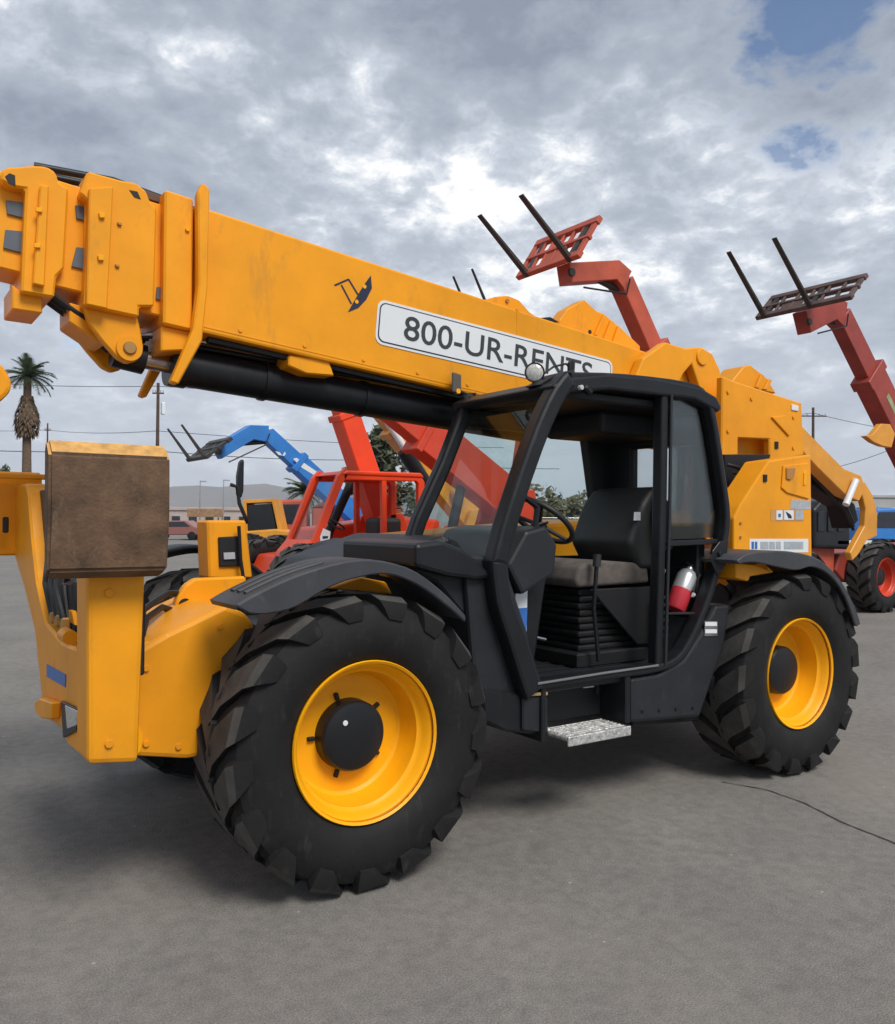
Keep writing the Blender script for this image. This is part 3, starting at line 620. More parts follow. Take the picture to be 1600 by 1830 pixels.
# roof
roof = bmesh.new()
rx = [1.10, 1.2, 1.5, 1.9, 2.25, 2.40, 2.45]; rz = [2.275, 2.325, 2.375, 2.39, 2.375, 2.33, 2.27]
add_prism(roof, [(x, z) for x, z in zip(rx, rz)] + [(2.42, 2.24), (2.2, 2.30), (1.5, 2.29), (1.14, 2.235)], CY0-.005, CY1+.03, .015, 2)
finish('roof', roof, BLK, T)
bm = bmesh.new(); add_tube(bm, [P(992, 705, y=CY0+.06), P(845, 722, y=CY1-.03)], .036, 12); finish('windshield_header', bm, BLK, T, 40)
# bulkheads, floor and rear wall
bx('cab_floor', 1.02, 2.4, CY0+.05, CY1-.05, .70, .755, GRYP, T, .006)
for i in range(5): box('floor_rib', (1.5, .25+i*.12, .758), (.7, .03, .008), BLK, T, .002)
ribbon('sill_plate', XZ([(962, 1222), (1080, 1203), (1178, 1189)], CY0-.012), .012, CY0-.012, CY0, STEEL, T, bev=.002)
bx('rear_wall', 2.36, 2.43, CY0+.1, CY1-.02, .75, 1.56, DRK, T, .01)
bx('rear_header', 2.36, 2.43, CY0+.1, CY1-.02, 2.06, 2.3, DRK, T, .01)
bx('rear_post', 2.355, 2.435, CY1-.24, CY1-.03, 1.5, 2.2, DRK, T, .02)
bx('headliner', 1.25, 2.4, CY0+.08, CY1-.05, 2.235, 2.285, DRK, T, .01)
bx('overhead_console', 1.75, 2.36, CY0+.3, CY1-.07, 2.10, 2.24, DRK, T, .03, 2)
bx('rear_post', 2.36, 2.43, CY0+.09, CY0+.15, 1.45, 2.2, BLK, T, .01)
prism('front_bulkhead', [(.70, .62), (1.02, .62), (1.03, 1.0), (.86, 1.40), (.62, 1.42)], CY0+.08, CY1, GRYP, T, .02, 2)
# glass
def pane(name, pts, m):
    bm = bmesh.new(); vs = [bm.verts.new(p) for p in pts]; bm.faces.new(vs)
    r_ = bmesh.ops.solidify(bm, geom=bm.faces[:], thickness=.005); return finish(name, bm, m, T)
pn = lambda px, y: P(*px, y=y)
pane('windshield', [pn((888, 1000), CY0+.05), pn((996, 705), CY0+.05), pn((842, 722), CY1-.04), pn((735, 1005), CY1-.04)], GLASS)
pane('side_window', [(1.18, CY1-.01, 2.2), (2.2, CY1-.01, 2.2), (2.33, CY1-.01, 1.36), (.9, CY1-.01, 1.36)], GLASS)
pane('rear_window', [(2.395, CY0+.12, 2.2), (2.395, CY1-.06, 2.2), (2.395, CY1-.06, 1.45), (2.395, CY0+.12, 1.45)], TINT)
bm = bmesh.new(); add_prism(bm, XZ([(1203, 700), (1252, 704), (1268, 730), (1284, 830), (1292, 900), (1290, 960), (1200, 964)], CY0+.05), CY0+.05, CY0+.056, 0); finish('quarter_window', bm, TINT, T)
# seat
seat = empty('seat', (0, 0, 0)); seat.parent = T
def cushion(name, prof, y0, y1, m, parent, bev=.04):
    bm = bmesh.new(); add_prism(bm, prof, y0, y1, bev, 4); return finish(name, bm, m, parent, 50)
cushion('cushion', [(1.50, 1.25), (1.53, 1.33), (1.66, 1.365), (2.08, 1.335), (2.10, 1.22), (1.52, 1.21)], .36, .84, SEATM, seat, .035)
cushion('backrest', [(2.0, 1.30), (1.90, 1.46), (2.0, 1.68), (2.10, 1.79), (2.18, 1.80), (2.22, 1.70), (2.20, 1.3)], .34, .86, SEATB, seat, .045)
cushion('armrest', [(2.10, 1.42), (2.06, 1.66), (2.12, 1.72), (2.17, 1.70), (2.19, 1.42)], .25, .32, SEATB, seat, .02)
for i in range(9): bx('suspension_bellows', 1.58+.010*(i % 2), 2.04-.010*(i % 2), .42, .80, .84+i*.040, .876+i*.040, DRK, seat, .012, 2)
bx('seat_base', 1.52, 2.14, .36, .84, .757, .84, DRK, seat, .01)
prism('seat_side_panel', [(1.60, 1.20), (2.16, 1.20), (2.16, .86), (1.98, .86)], .345, .36, DRK, seat, .006)
tube('lever', [(1.62, .30, .80), (1.58, .30, 1.1), (1.60, .30, 1.34)], .012, BLK, seat, 8); tube('lever_knob', [(1.60, .30, 1.33), (1.605, .30, 1.40)], .024, SEATB, seat, 10)
tube('lever', [(1.40, .62, 1.5), (1.36, .50, 1.56), (1.34, .42, 1.575)], .008, BLK, seat, 8)
for i in range(6): bx('vent_slat', 2.06, 2.18, .28, .30, .90+i*.045, .92+i*.045, GRYP, seat, .004)
trace('sticker', [(1134, 915), (1145, 915), (1145, 930), (1133, 930)], .334, .336, WHT, seat, 0)
tube('seat_belt', [(2.16, .30, 1.30), (2.12, .30, 1.22), (2.10, .31, 1.1)], .012, GRYS, seat)
# steering column and console
st = empty('steering_wheel', (0, 0, 0)); st.parent = T
bm = bmesh.new(); cw = Vector((1.42, .56, 1.585)); ax = Vector((.62, 0, .78)).normalized(); e1_ = Vector((0, 1, 0)); e2_ = ax.cross(e1_)
ring = [cw + (e1_*math.cos(k*math.pi/18)+e2_*math.sin(k*math.pi/18))*.195 for k in range(37)]
add_tube(bm, ring, .016, 10, False); finish('rim', bm, SEATB, st, 60)
for a in (.2, 2.3, 4.4): tube('spoke', [cw-ax*.03, cw+(e1_*math.cos(a)+e2_*math.sin(a))*.19], .012, SEATB, st, 8)
tube('column', [cw-ax*.02, cw-ax*.28+Vector((-.05, 0, -.1))], [.045, .055], GRYP, st, 16)
prism('dashboard', [(.90, 1.36), (1.02, 1.53), (1.16, 1.56), (1.24, 1.46), (1.22, 1.3), (1.0, 1.2)], .22, .96, GRYP, T, .02, 2)
prism('console', [(1.10, 1.36), (1.27, 1.42), (1.31, 1.30), (1.22, .80), (1.10, .76)], .38, .56, BLK, T, .015, 2)
trace('grab_rail', [(930, 885), (938, 880), (968, 905), (962, 960), (944, 1000), (938, 998), (955, 950), (960, 908)], .30, .33, BLK, T, .008)
trace('papers', [(920, 995), (943, 990), (950, 1000), (930, 1008), (918, 1020)], .335, .34, WHT, T, 0)
dc = trace('document_pouch', [(924, 1044), (944, 1044), (942, 1130), (934, 1120), (919, 1085)], .33, .345, WHT, T, .003)
trace('pouch_print', [(921, 1088), (943, 1086), (941, 1128), (934, 1118)], .325, .33, BLUS, dc, 0)
tube('pedal', [P(950, 1137, y=.4), P(975, 1143, y=.4)], .009, STEEL, T, 8)
# cab front skin
trace('cowl_wing', [(744, 972), (790, 966), (830, 982), (862, 1008), (884, 1032), (855, 1037), (800, 1030), (744, 1014)], .16, .9, BLK, T, .02, 2)
trace('wheel_well_panel', [(720, 1012), (892, 1028), (905, 1075), (960, 1235), (885, 1235), (860, 1195), (838, 1110), (780, 1040)], .24, .6, GRYP, T, .012)
trace('wheel_well_panel', [(835, 1110), (868, 1112), (940, 1240), (980, 1300), (880, 1300), (850, 1200)], .28, .7, BLK, T, .012)
trace('lower_skirt', [(860, 1232), (978, 1245), (983, 1316), (905, 1308), (868, 1290)], .17, .5, BLK, T, .012)
trace('skirt_corner', [(935, 1244), (980, 1246), (980, 1312), (935, 1306)], .15, .17, GRYP, T, .008)
trace('amber_marker', [(940, 1239), (980, 1237), (980, 1243), (940, 1245)], .14, .165, mat('brass_trim', (.42, .30, .14), .5, metal=.3), T, .003)
# step recess and step
bx('step_recess', 1.08, 1.66, .32, .7, .5, .74, DRK, T, .006)
bx('recess_side', 1.66, 1.70, .13, .6, .48, .74, BLK, T, .006); bx('recess_side', 1.06, 1.09, .13, .6, .46, .74, BLK, T, .006)
bx('step_tread', 1.17, 1.62, .06, .28, .465, .485, CHECK, T, .006); bx('step_lip', 1.17, 1.62, .05, .066, .44, .49, CHECK, T, .004)
for i in range(7): box('tread_bar', (1.395, .09+i*.028, .488), (.42, .008, .006), CHECK, T, .002)
sticker([(1043, 1223), (1062, 1221), (1062, 1228), (1043, 1230)], .318, WHT, T)
tube('latch_lever', [P(1068, 1222, y=.3), P(1067, 1240, y=.3)], .01, BLK, T, 8)
# fuel tank skirt
trace('fuel_tank', [(1128, 1212), (1178, 1204), (1222, 1180), (1256, 1128), (1280, 1082), (1306, 1080), (1296, 1150), (1278, 1205), (1252, 1282), (1128, 1292)], .14, .7, GRYP, T, .02, 2)
trace('lower_rail', [(1132, 1284), (1250, 1276), (1252, 1288), (1132, 1298)], .3, .7, BLK, T, .006)
rf = trace('reflector', [(1260, 1110), (1283, 1110), (1283, 1137), (1260, 1137)], .135, .14, STEEL, T, .001)
for k in range(2): trace('reflector_bar', [(1261, 1112+k*13), (1282, 1112+k*13), (1282, 1119+k*13), (1261, 1119+k*13)], .13, .135, WHT, rf, .001)
# lamps on the roof
lp = P(956, 665, y=.32); lamp = empty('work_lamp', (0, 0, 0)); lamp.parent = T
def lathe_dir(name, prof, m, parent, c, d, seg=24):
    o = lathe(name, prof, m, parent, seg, 30, c); o.rotation_euler = Vector(d).to_track_quat('-Y', 'Z').to_euler(); return o
lathe_dir('lamp_lens', [(-.012, 0), (-.008, .03), (0, .045)], LAMPM, lamp, lp, (-.6, -.8, 0)); lathe_dir('lamp_housing', [(0, .045), (-.006, .052), (.01, .055), (.05, .03), (.055, 0)], BLK, lamp, lp, (-.6, -.8, 0))
trace('lamp_bracket', [(958, 688), (992, 668), (1028, 660), (1040, 690), (1010, 700)], .24, .34, BLK, T, .008)
tube('lamp_cable', [P(972, 668, y=.30), P(990, 655, y=.30), P(1012, 650, y=.30), P(1024, 664, y=.28)], .006, DRK, T, 8)
trace('roof_hook', [(1018, 648), (1024, 640), (1028, 650), (1026, 676), (1018, 676)], .25, .27, BLK, T, .003)
l2 = P(1050, 697, y=CY0-.02)
box('door_lamp', l2, (.06, .04, .035), BLK, T, .01, Matrix.Rotation(R(35), 4, 'Y')); disc('lamp_bulb', P(1041, 692, y=CY0-.05), .013, .02, LAMPM, T, 12)
mk = P(816, 685, y=1.0); box('mirror', mk, (.10, .02, .12), mat('mirror_back', (.09, .085, .08), .5), T, .02, Matrix.Rotation(.5, 4, 'Z'), 3)
tube('mirror_arm', [P(818, 698, y=1.0), P(835, 706, y=1.0), P(850, 705, y=.95)], .012, BLK, T, 8); disc('amber_lens', P(820, 699, y=.98), .016, .02, RIMY, T, 12)
trace('wiper', [(1042, 690), (1047, 690), (1050, 720), (1046, 720)], .5, .52, DRK, T, .002)

# fire extinguisher in the cab
fe = empty('fire_extinguisher', P(1206, 1090, y=.27)); tag(fe, 'red and silver fire extinguisher strapped inside the telehandler cab behind the door post', 'fire extinguisher')
ev = (P(1232, 1020, y=.27)-P(1206, 1090, y=.27)); eq = ev.to_track_quat('Z', 'Y').to_matrix().to_4x4(); el_ = ev.length
def elathe(name, prof, m):
    bm = bmesh.new(); add_lathe(bm, [(z, r) for z, r in prof], 28)
    for v in bm.verts: v.co = Vector((v.co.x, -v.co.z, v.co.y))
    o = finish(name, bm, m, fe, 35); o.matrix_local = eq; return o
elathe('cylinder', [(0, 0), (0, .055), (.01, .062), (el_*.5, .062)], REDX); elathe('shoulder', [(el_*.5, .0622), (el_*.85, .0622), (el_*.97, .045), (el_*1.03, .02), (el_*1.08, .018)], SILV)
elathe('neck', [(el_*1.05, .016), (el_*1.14, .016), (el_*1.14, 0)], BLK)
o = tube('lever', [(0, 0, el_*1.12), (.03, 0, el_*1.2), (.12, 0, el_*1.22)], .009, STEEL, fe, 8); o.matrix_local = eq
o = tube('carry_handle', [(0, 0, el_*1.08), (.05, 0, el_*1.09), (.12, 0, el_*1.06)], .008, STEEL, fe, 8); o.matrix_local = eq
o = tube('hose', [(-.01, -.02, el_*1.1), (-.07, -.02, el_*.95), (-.075, -.01, el_*.5)], .010, DRK, fe, 8); o.matrix_local = eq
o = tube('gauge', [(-.03, -.062, el_*.52), (-.03, -.075, el_*.52)], .016, WHT, fe, 12); o.matrix_local = eq

# ------------------------------------------------------------------ other machines on the lot
def arm(name, a, b, ha, hb, y0, y1, m, parent, bev=.012):
    """tapered box beam between two XZ points"""
    a, b = Vector(a), Vector(b); d = (b-a).normalized(); n = Vector((-d.y, d.x))
    pts = [a-n*ha/2, b-n*hb/2, b+n*hb/2, a+n*ha/2]
    return prism(name, [(p.x, p.y) for p in pts], y0, y1, m, parent, bev)
def carriage(root, heel, tip, yn, yf, m, fm, backdir, on=.12, of=.12, H=.62):
    """fork carriage: two forks heel->tip, guard frame rising from the heel along backdir"""
    h, t_ = Vector(heel), Vector(tip); bd = Vector(backdir)
    fr = empty('carriage'); fr.parent = root; ya, yb = yn-on, yf+of
    for k in range(7):
        y = ya+(yb-ya-.05)*k/6; arm('carriage_upright', h+bd*.04, h+bd*H, .05, .05, y, y+(.09 if k in (0, 6) else .045), m, fr, .004)
    for k, w_ in ((.03, .11), (H*.5, .06), (H-.03, .12)): arm('carriage_rail', h+bd*(k-w_/2), h+bd*(k+w_/2), .08, .08, ya-.02, yb+.02, m, fr, .006)
    c0 = (yn+yf)/2; arm('carriage_plate', h+bd*.05, h+bd*H*.62, .03, .03, c0-.22, c0+.22, m, fr, .004)
    d = (t_-h); dn = d.normalized()
    for y in (yn, yf-.09):
        f = empty('fork'); f.parent = root
        n = Vector((-dn.y, dn.x)); n = n if n.dot(bd) > 0 else -n
        prism('fork_blade', [(p.x, p.y) for p in (h-n*.03, t_-n*.004, t_+n*.012, h+n*.028)], y, y+.09, fm, f, 0)
        arm('fork_shank', h-bd*.03-dn*.0, h+bd*H*.85, .06, .05, y, y+.09, fm, f, 0)
    return fr
def machine(name, label, m, x0, yn, pivot, head, goose=None, fork=None, rim=None, cab=True, boomw=(.40, .34), hood=True, tip_y=None, cabm=None, wb=3.05, cabx=1.0, strip=True, group=None, body=True, ch=2.28, over=.9, tailx=1.0, lift=True, cw=None, tailz=1.2):
    root = empty(name, (0, 0, 0)); tag(root, label, 'telehandler', group)
    W = 2.3; by0, by1 = yn+1.05, yn+1.42
    for i, xx in enumerate((x0, x0+wb)):
        wheel(root, xx, yn, rimm=rim or m, detail=False, spin=i*.2); wheel(root, xx, yn+W, True, rimm=rim or m, detail=False)
    prism('chassis', [(x0-over, .75), (x0-over+.15, 1.05), (x0+.5, 1.12), (x0+wb+.3, tailz), (x0+wb+tailx-.2, tailz), (x0+wb+tailx, tailz-.15), (x0+wb+tailx-.05, .6), (x0-over+.3, .55)], yn+.48, yn+W-.48, m, root, .03, 2)
    for xx in (x0, x0+wb): bx('axle', xx-.12, xx+.12, yn+.3, yn+W-.3, .5, .72, BLK, root, .02)
    if hood: prism('engine_hood', [(x0+.6, 1.1), (x0+.7, 1.45), (x0+wb-.2, 1.65), (x0+wb+.6, 1.6), (x0+wb+.7, 1.1)], by1+.08, yn+W-.05, m, root, .05, 2)
    for s in (by0-.16, by1+.06): prism('tower_plate', [(pivot[0]-.5, 1.1), (pivot[0]-.22, pivot[1]+.15), (pivot[0]+.18, pivot[1]+.2), (pivot[0]+.45, 1.1)], s, s+.1, m, root, .01)
    if cab:
        cm = cabm or m; cx0 = x0+cabx; y0, y1 = yn+.08, yn+.98
        for y in (y0, y1-.09):
            ribbon('cab_pillar', smooth_line([(cx0-.42, 1.15), (cx0-.28, 1.45), (cx0+.02, ch-.05), (cx0+.12, ch)], 2), .11, y, y+.09, cm, root)
            ribbon('cab_rail', [(cx0+.06, ch-.02), (cx0+1.3, ch), (cx0+1.36, ch-.08), (cx0+1.36, 1.2)], .11, y, y+.09, cm, root)
            ribbon('cab_post', [(cx0+.72, ch-.05), (cx0+.74, 1.2)], .08, y+.005, y+.085, cm, root)
            ribbon('cab_sill', [(cx0-.4, 1.2), (cx0+1.38, 1.24)], .14, y-.004, y+.094, cm, root)
        prism('cab_roof', [(cx0+.0, ch), (cx0+.1, ch+.06), (cx0+1.34, ch+.07), (cx0+1.4, ch)], y0-.02, y1+.02, cm, root, .02, 2)
        prism('cab_nose', [(cx0-.62, .85), (cx0-.60, 1.1), (cx0-.42, 1.3), (cx0-.2, 1.3), (cx0, .85)], y0, y1, cm, root, .05, 2)
        bx('cab_seat', cx0+.75, cx0+1.15, y0+.2, y1-.25, 1.2, 1.62, SEATB, root, .06, 2)
        tube('steering_wheel', [(cx0+.15+.14*math.cos(a*.7), (y0+y1)/2+.16*math.sin(a*.7), 1.52-.08*math.cos(a*.7)) for a in range(10)], .015, SEATB, root, 8)
        for q, gm in (([(cx0-.36, y0+.1, 1.3), (cx0+.0, y0+.1, ch-.1), (cx0+.0, y1-.1, ch-.1), (cx0-.36, y1-.1, 1.3)], GLASS), ([(cx0+1.34, y0+.1, 1.3), (cx0+1.34, y0+.1, ch-.1), (cx0+1.34, y1-.1, ch-.1), (cx0+1.34, y1-.1, 1.3)], TINT)):
            b = bmesh.new(); b.faces.new([b.verts.new(v) for v in q]); bmesh.ops.solidify(b, geom=b.faces[:], thickness=.006); finish('window', b, gm, root)
    # boom
    pv, hdv = Vector(pivot), Vector(head); d = (hdv-pv).normalized()
    arm('boom', pivot, tuple(pv+d*((hdv-pv).length*.72)), boomw[0], boomw[0]*.95, by0, by1, m, root)
    arm('boom_extension', tuple(pv+d*((hdv-pv).length*.6)), head, boomw[1]*.9, boomw[1]*.85, by0+.05, by1-.05, m, root)
    arm('boom_collar', tuple(pv+d*((hdv-pv).length*.70)), tuple(pv+d*((hdv-pv).length*.74)), boomw[0]*1.12, boomw[0]*1.12, by0-.02, by1+.02, m, root)
    mid_ = pv+d*((hdv-pv).length*.35); n = Vector((-d.y, d.x)); n = n if n.y < 0 else -n
    if strip:
        a, b = mid_, pv+d*((hdv-pv).length*.62)
        prism('boom_label', [(p.x, p.y) for p in (a-n*.06, b-n*.06, b+n*.06, a+n*.06)], by0-.004, by0, mat('green_label', (.30, .36, .18), .5, var=.3, vscale=8), root, 0)
    if lift: tube('lift_cylinder', [(pivot[0]-1.1, (by0+by1)/2, 1.05), (mid_.x+n.x*.2, (by0+by1)/2, mid_.y+n.y*.2)], .07, BLK, root, 14)
    if goose:
        g = [Vector(head)]+[Vector(p) for p in goose]
        ribbon('boom_head', [tuple(p) for p in g], [boomw[1]*.95]+[boomw[1]*.8]*(len(g)-1), by0+.04, by1-.04, m, root)
        disc('head_pin', (g[-1].x, by0+.0, g[-1].y), .06, .05, FORK, root, 16)
        tube('head_hose', [(head[0], by0, head[1]), (head[0]-.1, by0-.03, head[1]-.25), (g[-1].x+.2, by0-.02, g[-1].y-.2)], .015, BLK, root, 8)
        tube('tilt_cylinder', [(head[0]+d.x*-.5, (by0+by1)/2, head[1]+d.y*-.5+.2), (g[-1].x+.1, (by0+by1)/2, g[-1].y+.16)], .05, FORK, root, 10)
    if fork:
        heel, tip, bd = fork[:3]; carriage(root, heel, tip, by0-.30, by1+.36, fork[3] if len(fork) > 3 else m, FORK, bd, *(cw or (.12, .12, .62)))
    return root
def xz(px, y): p = P(*px, y=y); return (p.x, p.z)
def rel(px, y): return xz(px, y)
def bdir(a, b, y): return (Vector(rel(b, y))-Vector(rel(a, y))).normalized()
yB = 5.0
machine('telehandler', 'red telehandler with raised boom and forks tilted over the yellow boom tail', REDD, 8.2, yB, (10.35, 1.75), rel((1122, 500), yB+1.1), [rel((1105, 482), yB+1.1), rel((1020, 487), yB+1.1)],
        (rel((1020, 462), yB+.78), rel((932, 348), yB+.78), bdir((1020, 462), (1062, 388), yB+.78)), rim=RED, boomw=(.44, .36), wb=2.2, tailx=2.1, tailz=1.28, cw=(.14, .16, .72))
yC = 5.0
mc = machine('telehandler', 'dark red telehandler with raised boom and forks beside the rear fender', MAR, 13.4, yC, (17.6, 1.85), rel((1512, 562), yC+1.1), [rel((1495, 550), yC+1.1), rel((1445, 575), yC+1.1)],
        (rel((1450, 547), yC+.78), rel((1385, 425), yC+.78), bdir((1450, 547), (1492, 490), yC+.78), DST), rim=RED, boomw=(.66, .52), wb=3.6, cab=False, lift=False, cw=(.72, .12, .66), hood=False)
trace('pivot_ear', [(1548, 779), (1560, 777), (1576, 757), (1592, 758), (1601, 775), (1594, 800), (1578, 797), (1562, 790)], yC+.92, yC+1.04, YELB, mc, .01)
# A: only fork tips peep over the boom
yA = 15.9
machine('telehandler', 'red telehandler whose fork tips peep over the yellow boom', RED, 12.0, yA, (14.6, 1.75), rel((960, 640), yA+1.1), [rel((950, 620), yA+1.1), rel((915, 605), yA+1.1)],
        (rel((882, 572), yA+.78), rel((844, 480), yA+.78), (.85, .52)), rim=RED, cab=False)
# A2: lowered red boom seen through the windshield
yA2 = 5.2
machine('telehandler', 'red telehandler with lowered boom seen through the cab windshield', RED, 4.3, yA2, rel((925, 900), yA2+1.05), rel((700, 715), yA2+1.05), [rel((690, 700), yA2+1.05), rel((670, 690), yA2+1.05)], (rel((664, 690), yA2+1.0), rel((600, 600), yA2+1.0), (.6, .8)), rim=RED, cab=False, boomw=(.56, .42), strip=False, wb=1.8, over=.4, tailx=.7, hood=False)
# R1: orange-red open cab
yR = 7.5
machine('telehandler', 'orange-red telehandler with an open cab under the black boom cylinder', ORR, 3.4, yR, (5.1, 1.5), rel((600, 660), yR+1.05), [rel((585, 630), yR+1.05), rel((560, 610), yR+1.05)], (rel((545, 605), yR+1.0), rel((470, 520), yR+1.0), (.6, .8)), cabx=.35, boomw=(.36, .32), rim=ORR, strip=False, ch=2.22, over=.3, wb=2.4)
r1 = [o for o in COL.objects if o.get('label', '').startswith('orange-red')][0]
trace('sticker', [(578, 944), (591, 950), (589, 970), (574, 975), (572, 960)], yR+.072, yR+.077, WHT, r1, 0); trace('print', [(577, 958), (587, 958), (586, 962), (577, 963)], yR+.068, yR+.071, NAVY, r1, 0)
# blue
yBl = 13.2; by = yBl+1.05
machine('telehandler', 'blue telehandler with lowered boom and dark fork carriage', BLU, 5.4, yBl, (8.1, 1.35), rel((482, 775), by), [rel((452, 772), by), rel((392, 808), by)], (rel((366, 817), by-.25), rel((324, 759), by-.25), bdir((366, 817), (417, 778), by-.25), FORK), rim=BLU, cab=False, boomw=(.42, .38), strip=False, hood=False, over=.4)
bl = [o for o in COL.objects if o.get('label', '').startswith('blue telehandler')][0]
for q in ([(492, 806), (500, 808), (505, 814), (498, 813)], [(505, 814), (509, 807), (511, 811), (508, 815)], [(524, 820), (530, 818), (580, 852), (576, 858), (540, 836)]): trace('white_decal', q, by-.006, by-.002, WHT, bl, 0)
# Y1: yellow machine with a steep arm
yY = 10.4; ya = yY+1.05
y1 = machine('telehandler', 'yellow telehandler with steep arm between the red cab and the black cab', YELB, 7.2, yY, rel((850, 925), ya), rel((660, 690), ya), None, None, cab=False, wb=2.2, boomw=(.62, .5), strip=False, hood=False, lift=False, over=.5)
tube('arm_cylinder', [P(690, 750, y=ya-.1), P(748, 838, y=ya-.1)], .07, WHT, y1, 12)
tube('arm_cylinder_barrel', [P(722, 805, y=ya-.14), P(770, 880, y=ya-.14)], .15, BLK, y1, 12)
lathe('arm_pivot', [(0, .05), (0, .18), (.08, .2)], YELB, y1, 24, 30, P(824, 880, y=ya-.15))
# Y2: sloping yellow tail behind the rear fender
yY2 = 2.95
y2_ = machine('telehandler', 'yellow telehandler whose sloping tail arm shows behind the rear fender', YELB, 5.3, yY2, (7.9, 1.45), (6.3, 1.6), None, None, cab=False, wb=2.4, boomw=(.3, .26), strip=False, hood=False, lift=False, tailx=.6)
trace('tail_arm', [(1425, 750), (1437, 764), (1470, 798), (1510, 838), (1540, 850), (1548, 874), (1536, 896), (1513, 886), (1462, 836), (1425, 796)], yY2+.3, yY2+.48, YELB, y2_, .012)
trace('tail_link', [(1536, 862), (1547, 862), (1560, 884), (1569, 918), (1568, 958), (1550, 966), (1534, 992), (1524, 1002), (1520, 988), (1546, 940), (1548, 910)], yY2+.33, yY2+.42, YELB, y2_, .01)
trace('tail_gear', [(1428, 800), (1460, 838), (1510, 888), (1528, 900), (1535, 930), (1522, 945), (1512, 905), (1470, 880), (1428, 850)], yY2+.6, yY2+.9, DRK, y2_, .01)
for k in range(3): tube('tail_hose', [P(1432, 806+k*12, y=yY2+.55), P(1470, 850+k*9, y=yY2+.5), P(1508, 895+k*7, y=yY2+.52), P(1526, 935+k*6, y=yY2+.5)], .022, BLK, y2_, 8)
tube('tail_rod', [P(1512, 902, y=yY2+.25), P(1530, 858, y=yY2+.25)], .045, WHT, y2_, 12)
tube('tail_strut', [P(1440, 800, y=yY2+.5), P(1505, 885, y=yY2+.5)], .07, BLK, y2_, 12)
# B's black engine cowl behind the tail arm
eh = empty('engine_cowl'); eh.parent = [o for o in COL.objects if o.get('label', '').startswith('red telehandler with raised boom')][0]
trace('cowl_shell', [(1456, 980), (1456, 910), (1470, 895), (1495, 890), (1515, 898), (1520, 920), (1522, 982)], yB+.3, yB+1.6, BLK, eh, .06, 3)
for k in range(3): trace('cowl_vent', [(1463+k*18, 915), (1474+k*18, 913), (1474+k*18, 950), (1463+k*18, 950)], yB+.28, yB+.3, GRYP, eh, .004)
trace('white_stripe', [(1498, 966), (1560, 966), (1556, 973), (1498, 973)], yB+.3, yB+.47, WHT, eh, .004)

# ------------------------------------------------------------------ background: vegetation, poles, buildings
BARK = mat('palm_bark', (.13, .09, .06), .9, var=.35, vscale=12, bump=.5, bscale=30)
FROND = mat('palm_frond', (.055, .085, .035), .7, var=.4, vscale=3)
SHAG = mat('palm_dead_fronds', (.11, .075, .045), .9, var=.5, vscale=9)
LEAF = mat('leaf_green', (.05, .07, .028), .7, var=.5, vscale=1.2)
def frond_mesh(L_=1.5):
    bm = bmesh.new(); n = 14; pts = []
    for i in range(n+1):
        t = i/n; pts.append(Vector((L_*t*(1-.12*t), 0, .25*L_*t-.55*L_*t*t)))
    for i in range(n):
        a, b = pts[i], pts[i+1]; q = [bm.verts.new(a+Vector((0, .014, 0))), bm.verts.new(a-Vector((0, .014, 0))), bm.verts.new(b-Vector((0, .012, 0))), bm.verts.new(b+Vector((0, .012, 0)))]; bm.faces.new(q)
        for s in (-1, 1):
            for k in range(2):
                p = a.lerp(b, k*.5); t = (i+k*.5)/n; ll = .42*math.sin(math.pi*(.12+.85*t))+.05
                tipp = p+Vector((ll*.55, s*ll*.85, -.22*ll-random.uniform(0, .12))); w_ = Vector((.028, 0, 0))
                bm.faces.new([bm.verts.new(p-w_), bm.verts.new(p+w_), bm.verts.new(tipp)])
    return bm
def palm(name, label, base, h, crown, group=None, shag=True, nf=34):
    root = empty(name, base); tag(root, label, 'palm tree', group)
    r0 = .30*h/10
    tube('trunk', [(0, 0, 0), (.03*h/10, 0, h*.3), (0, 0, h*.65), (0, 0, h-.2)], [r0*1.15, r0*.9, r0*.75, r0*.7], BARK, root, 14)
    if shag:
        bm = bmesh.new()
        for i in range(420):
            t = random.random(); z = h*.66+t*h*.22; a = random.uniform(0, 6.283); rr = r0*(1.0+1.0*math.sin(math.pi*min(1, .12+t)))
            p = Vector((math.cos(a)*rr, math.sin(a)*rr, z)); o = Vector((math.cos(a), math.sin(a), 0)); tn = Vector((-o.y, o.x, 0))*.09
            bm.faces.new([bm.verts.new(p-tn), bm.verts.new(p+tn), bm.verts.new(p+o*random.uniform(.05, .2)-Vector((0, 0, random.uniform(.2, .45))))])
        finish('dead_frond_skirt', bm, SHAG, root)
    proto = None
    for i in range(nf):
        if proto is None: o = finish('frond', frond_mesh(), FROND, root); proto = o
        else: o = dupo(proto, root)
        o.location = (0, 0, h-.1); s = crown*random.uniform(.8, 1.15)/1.5
        o.rotation_euler = (random.uniform(-.2, .2), R(-random.choice([70, 50, 35, 20, 5, -12, -25])+random.uniform(-8, 8)), i*2.4+random.uniform(-.2, .2)); o.scale = (s, s, s)
    return root
def at(px, py, d): return P(px, py, d=d)
g = at(46, 930, 42); palm('palm_tree', 'tall fan palm with brown frond skirt beyond the stabilizer pad', (g.x, g.y, 0), at(46, 668, 42).z, 1.35)
for px, d, top, lab in ((545, 38, 862, 'short bushy palm behind the blue boom'),): 
    g = at(px, 930, d); palm('palm_tree', lab, (g.x, g.y, 0), at(px, top+14, d).z, 1.15, None, False, 30)
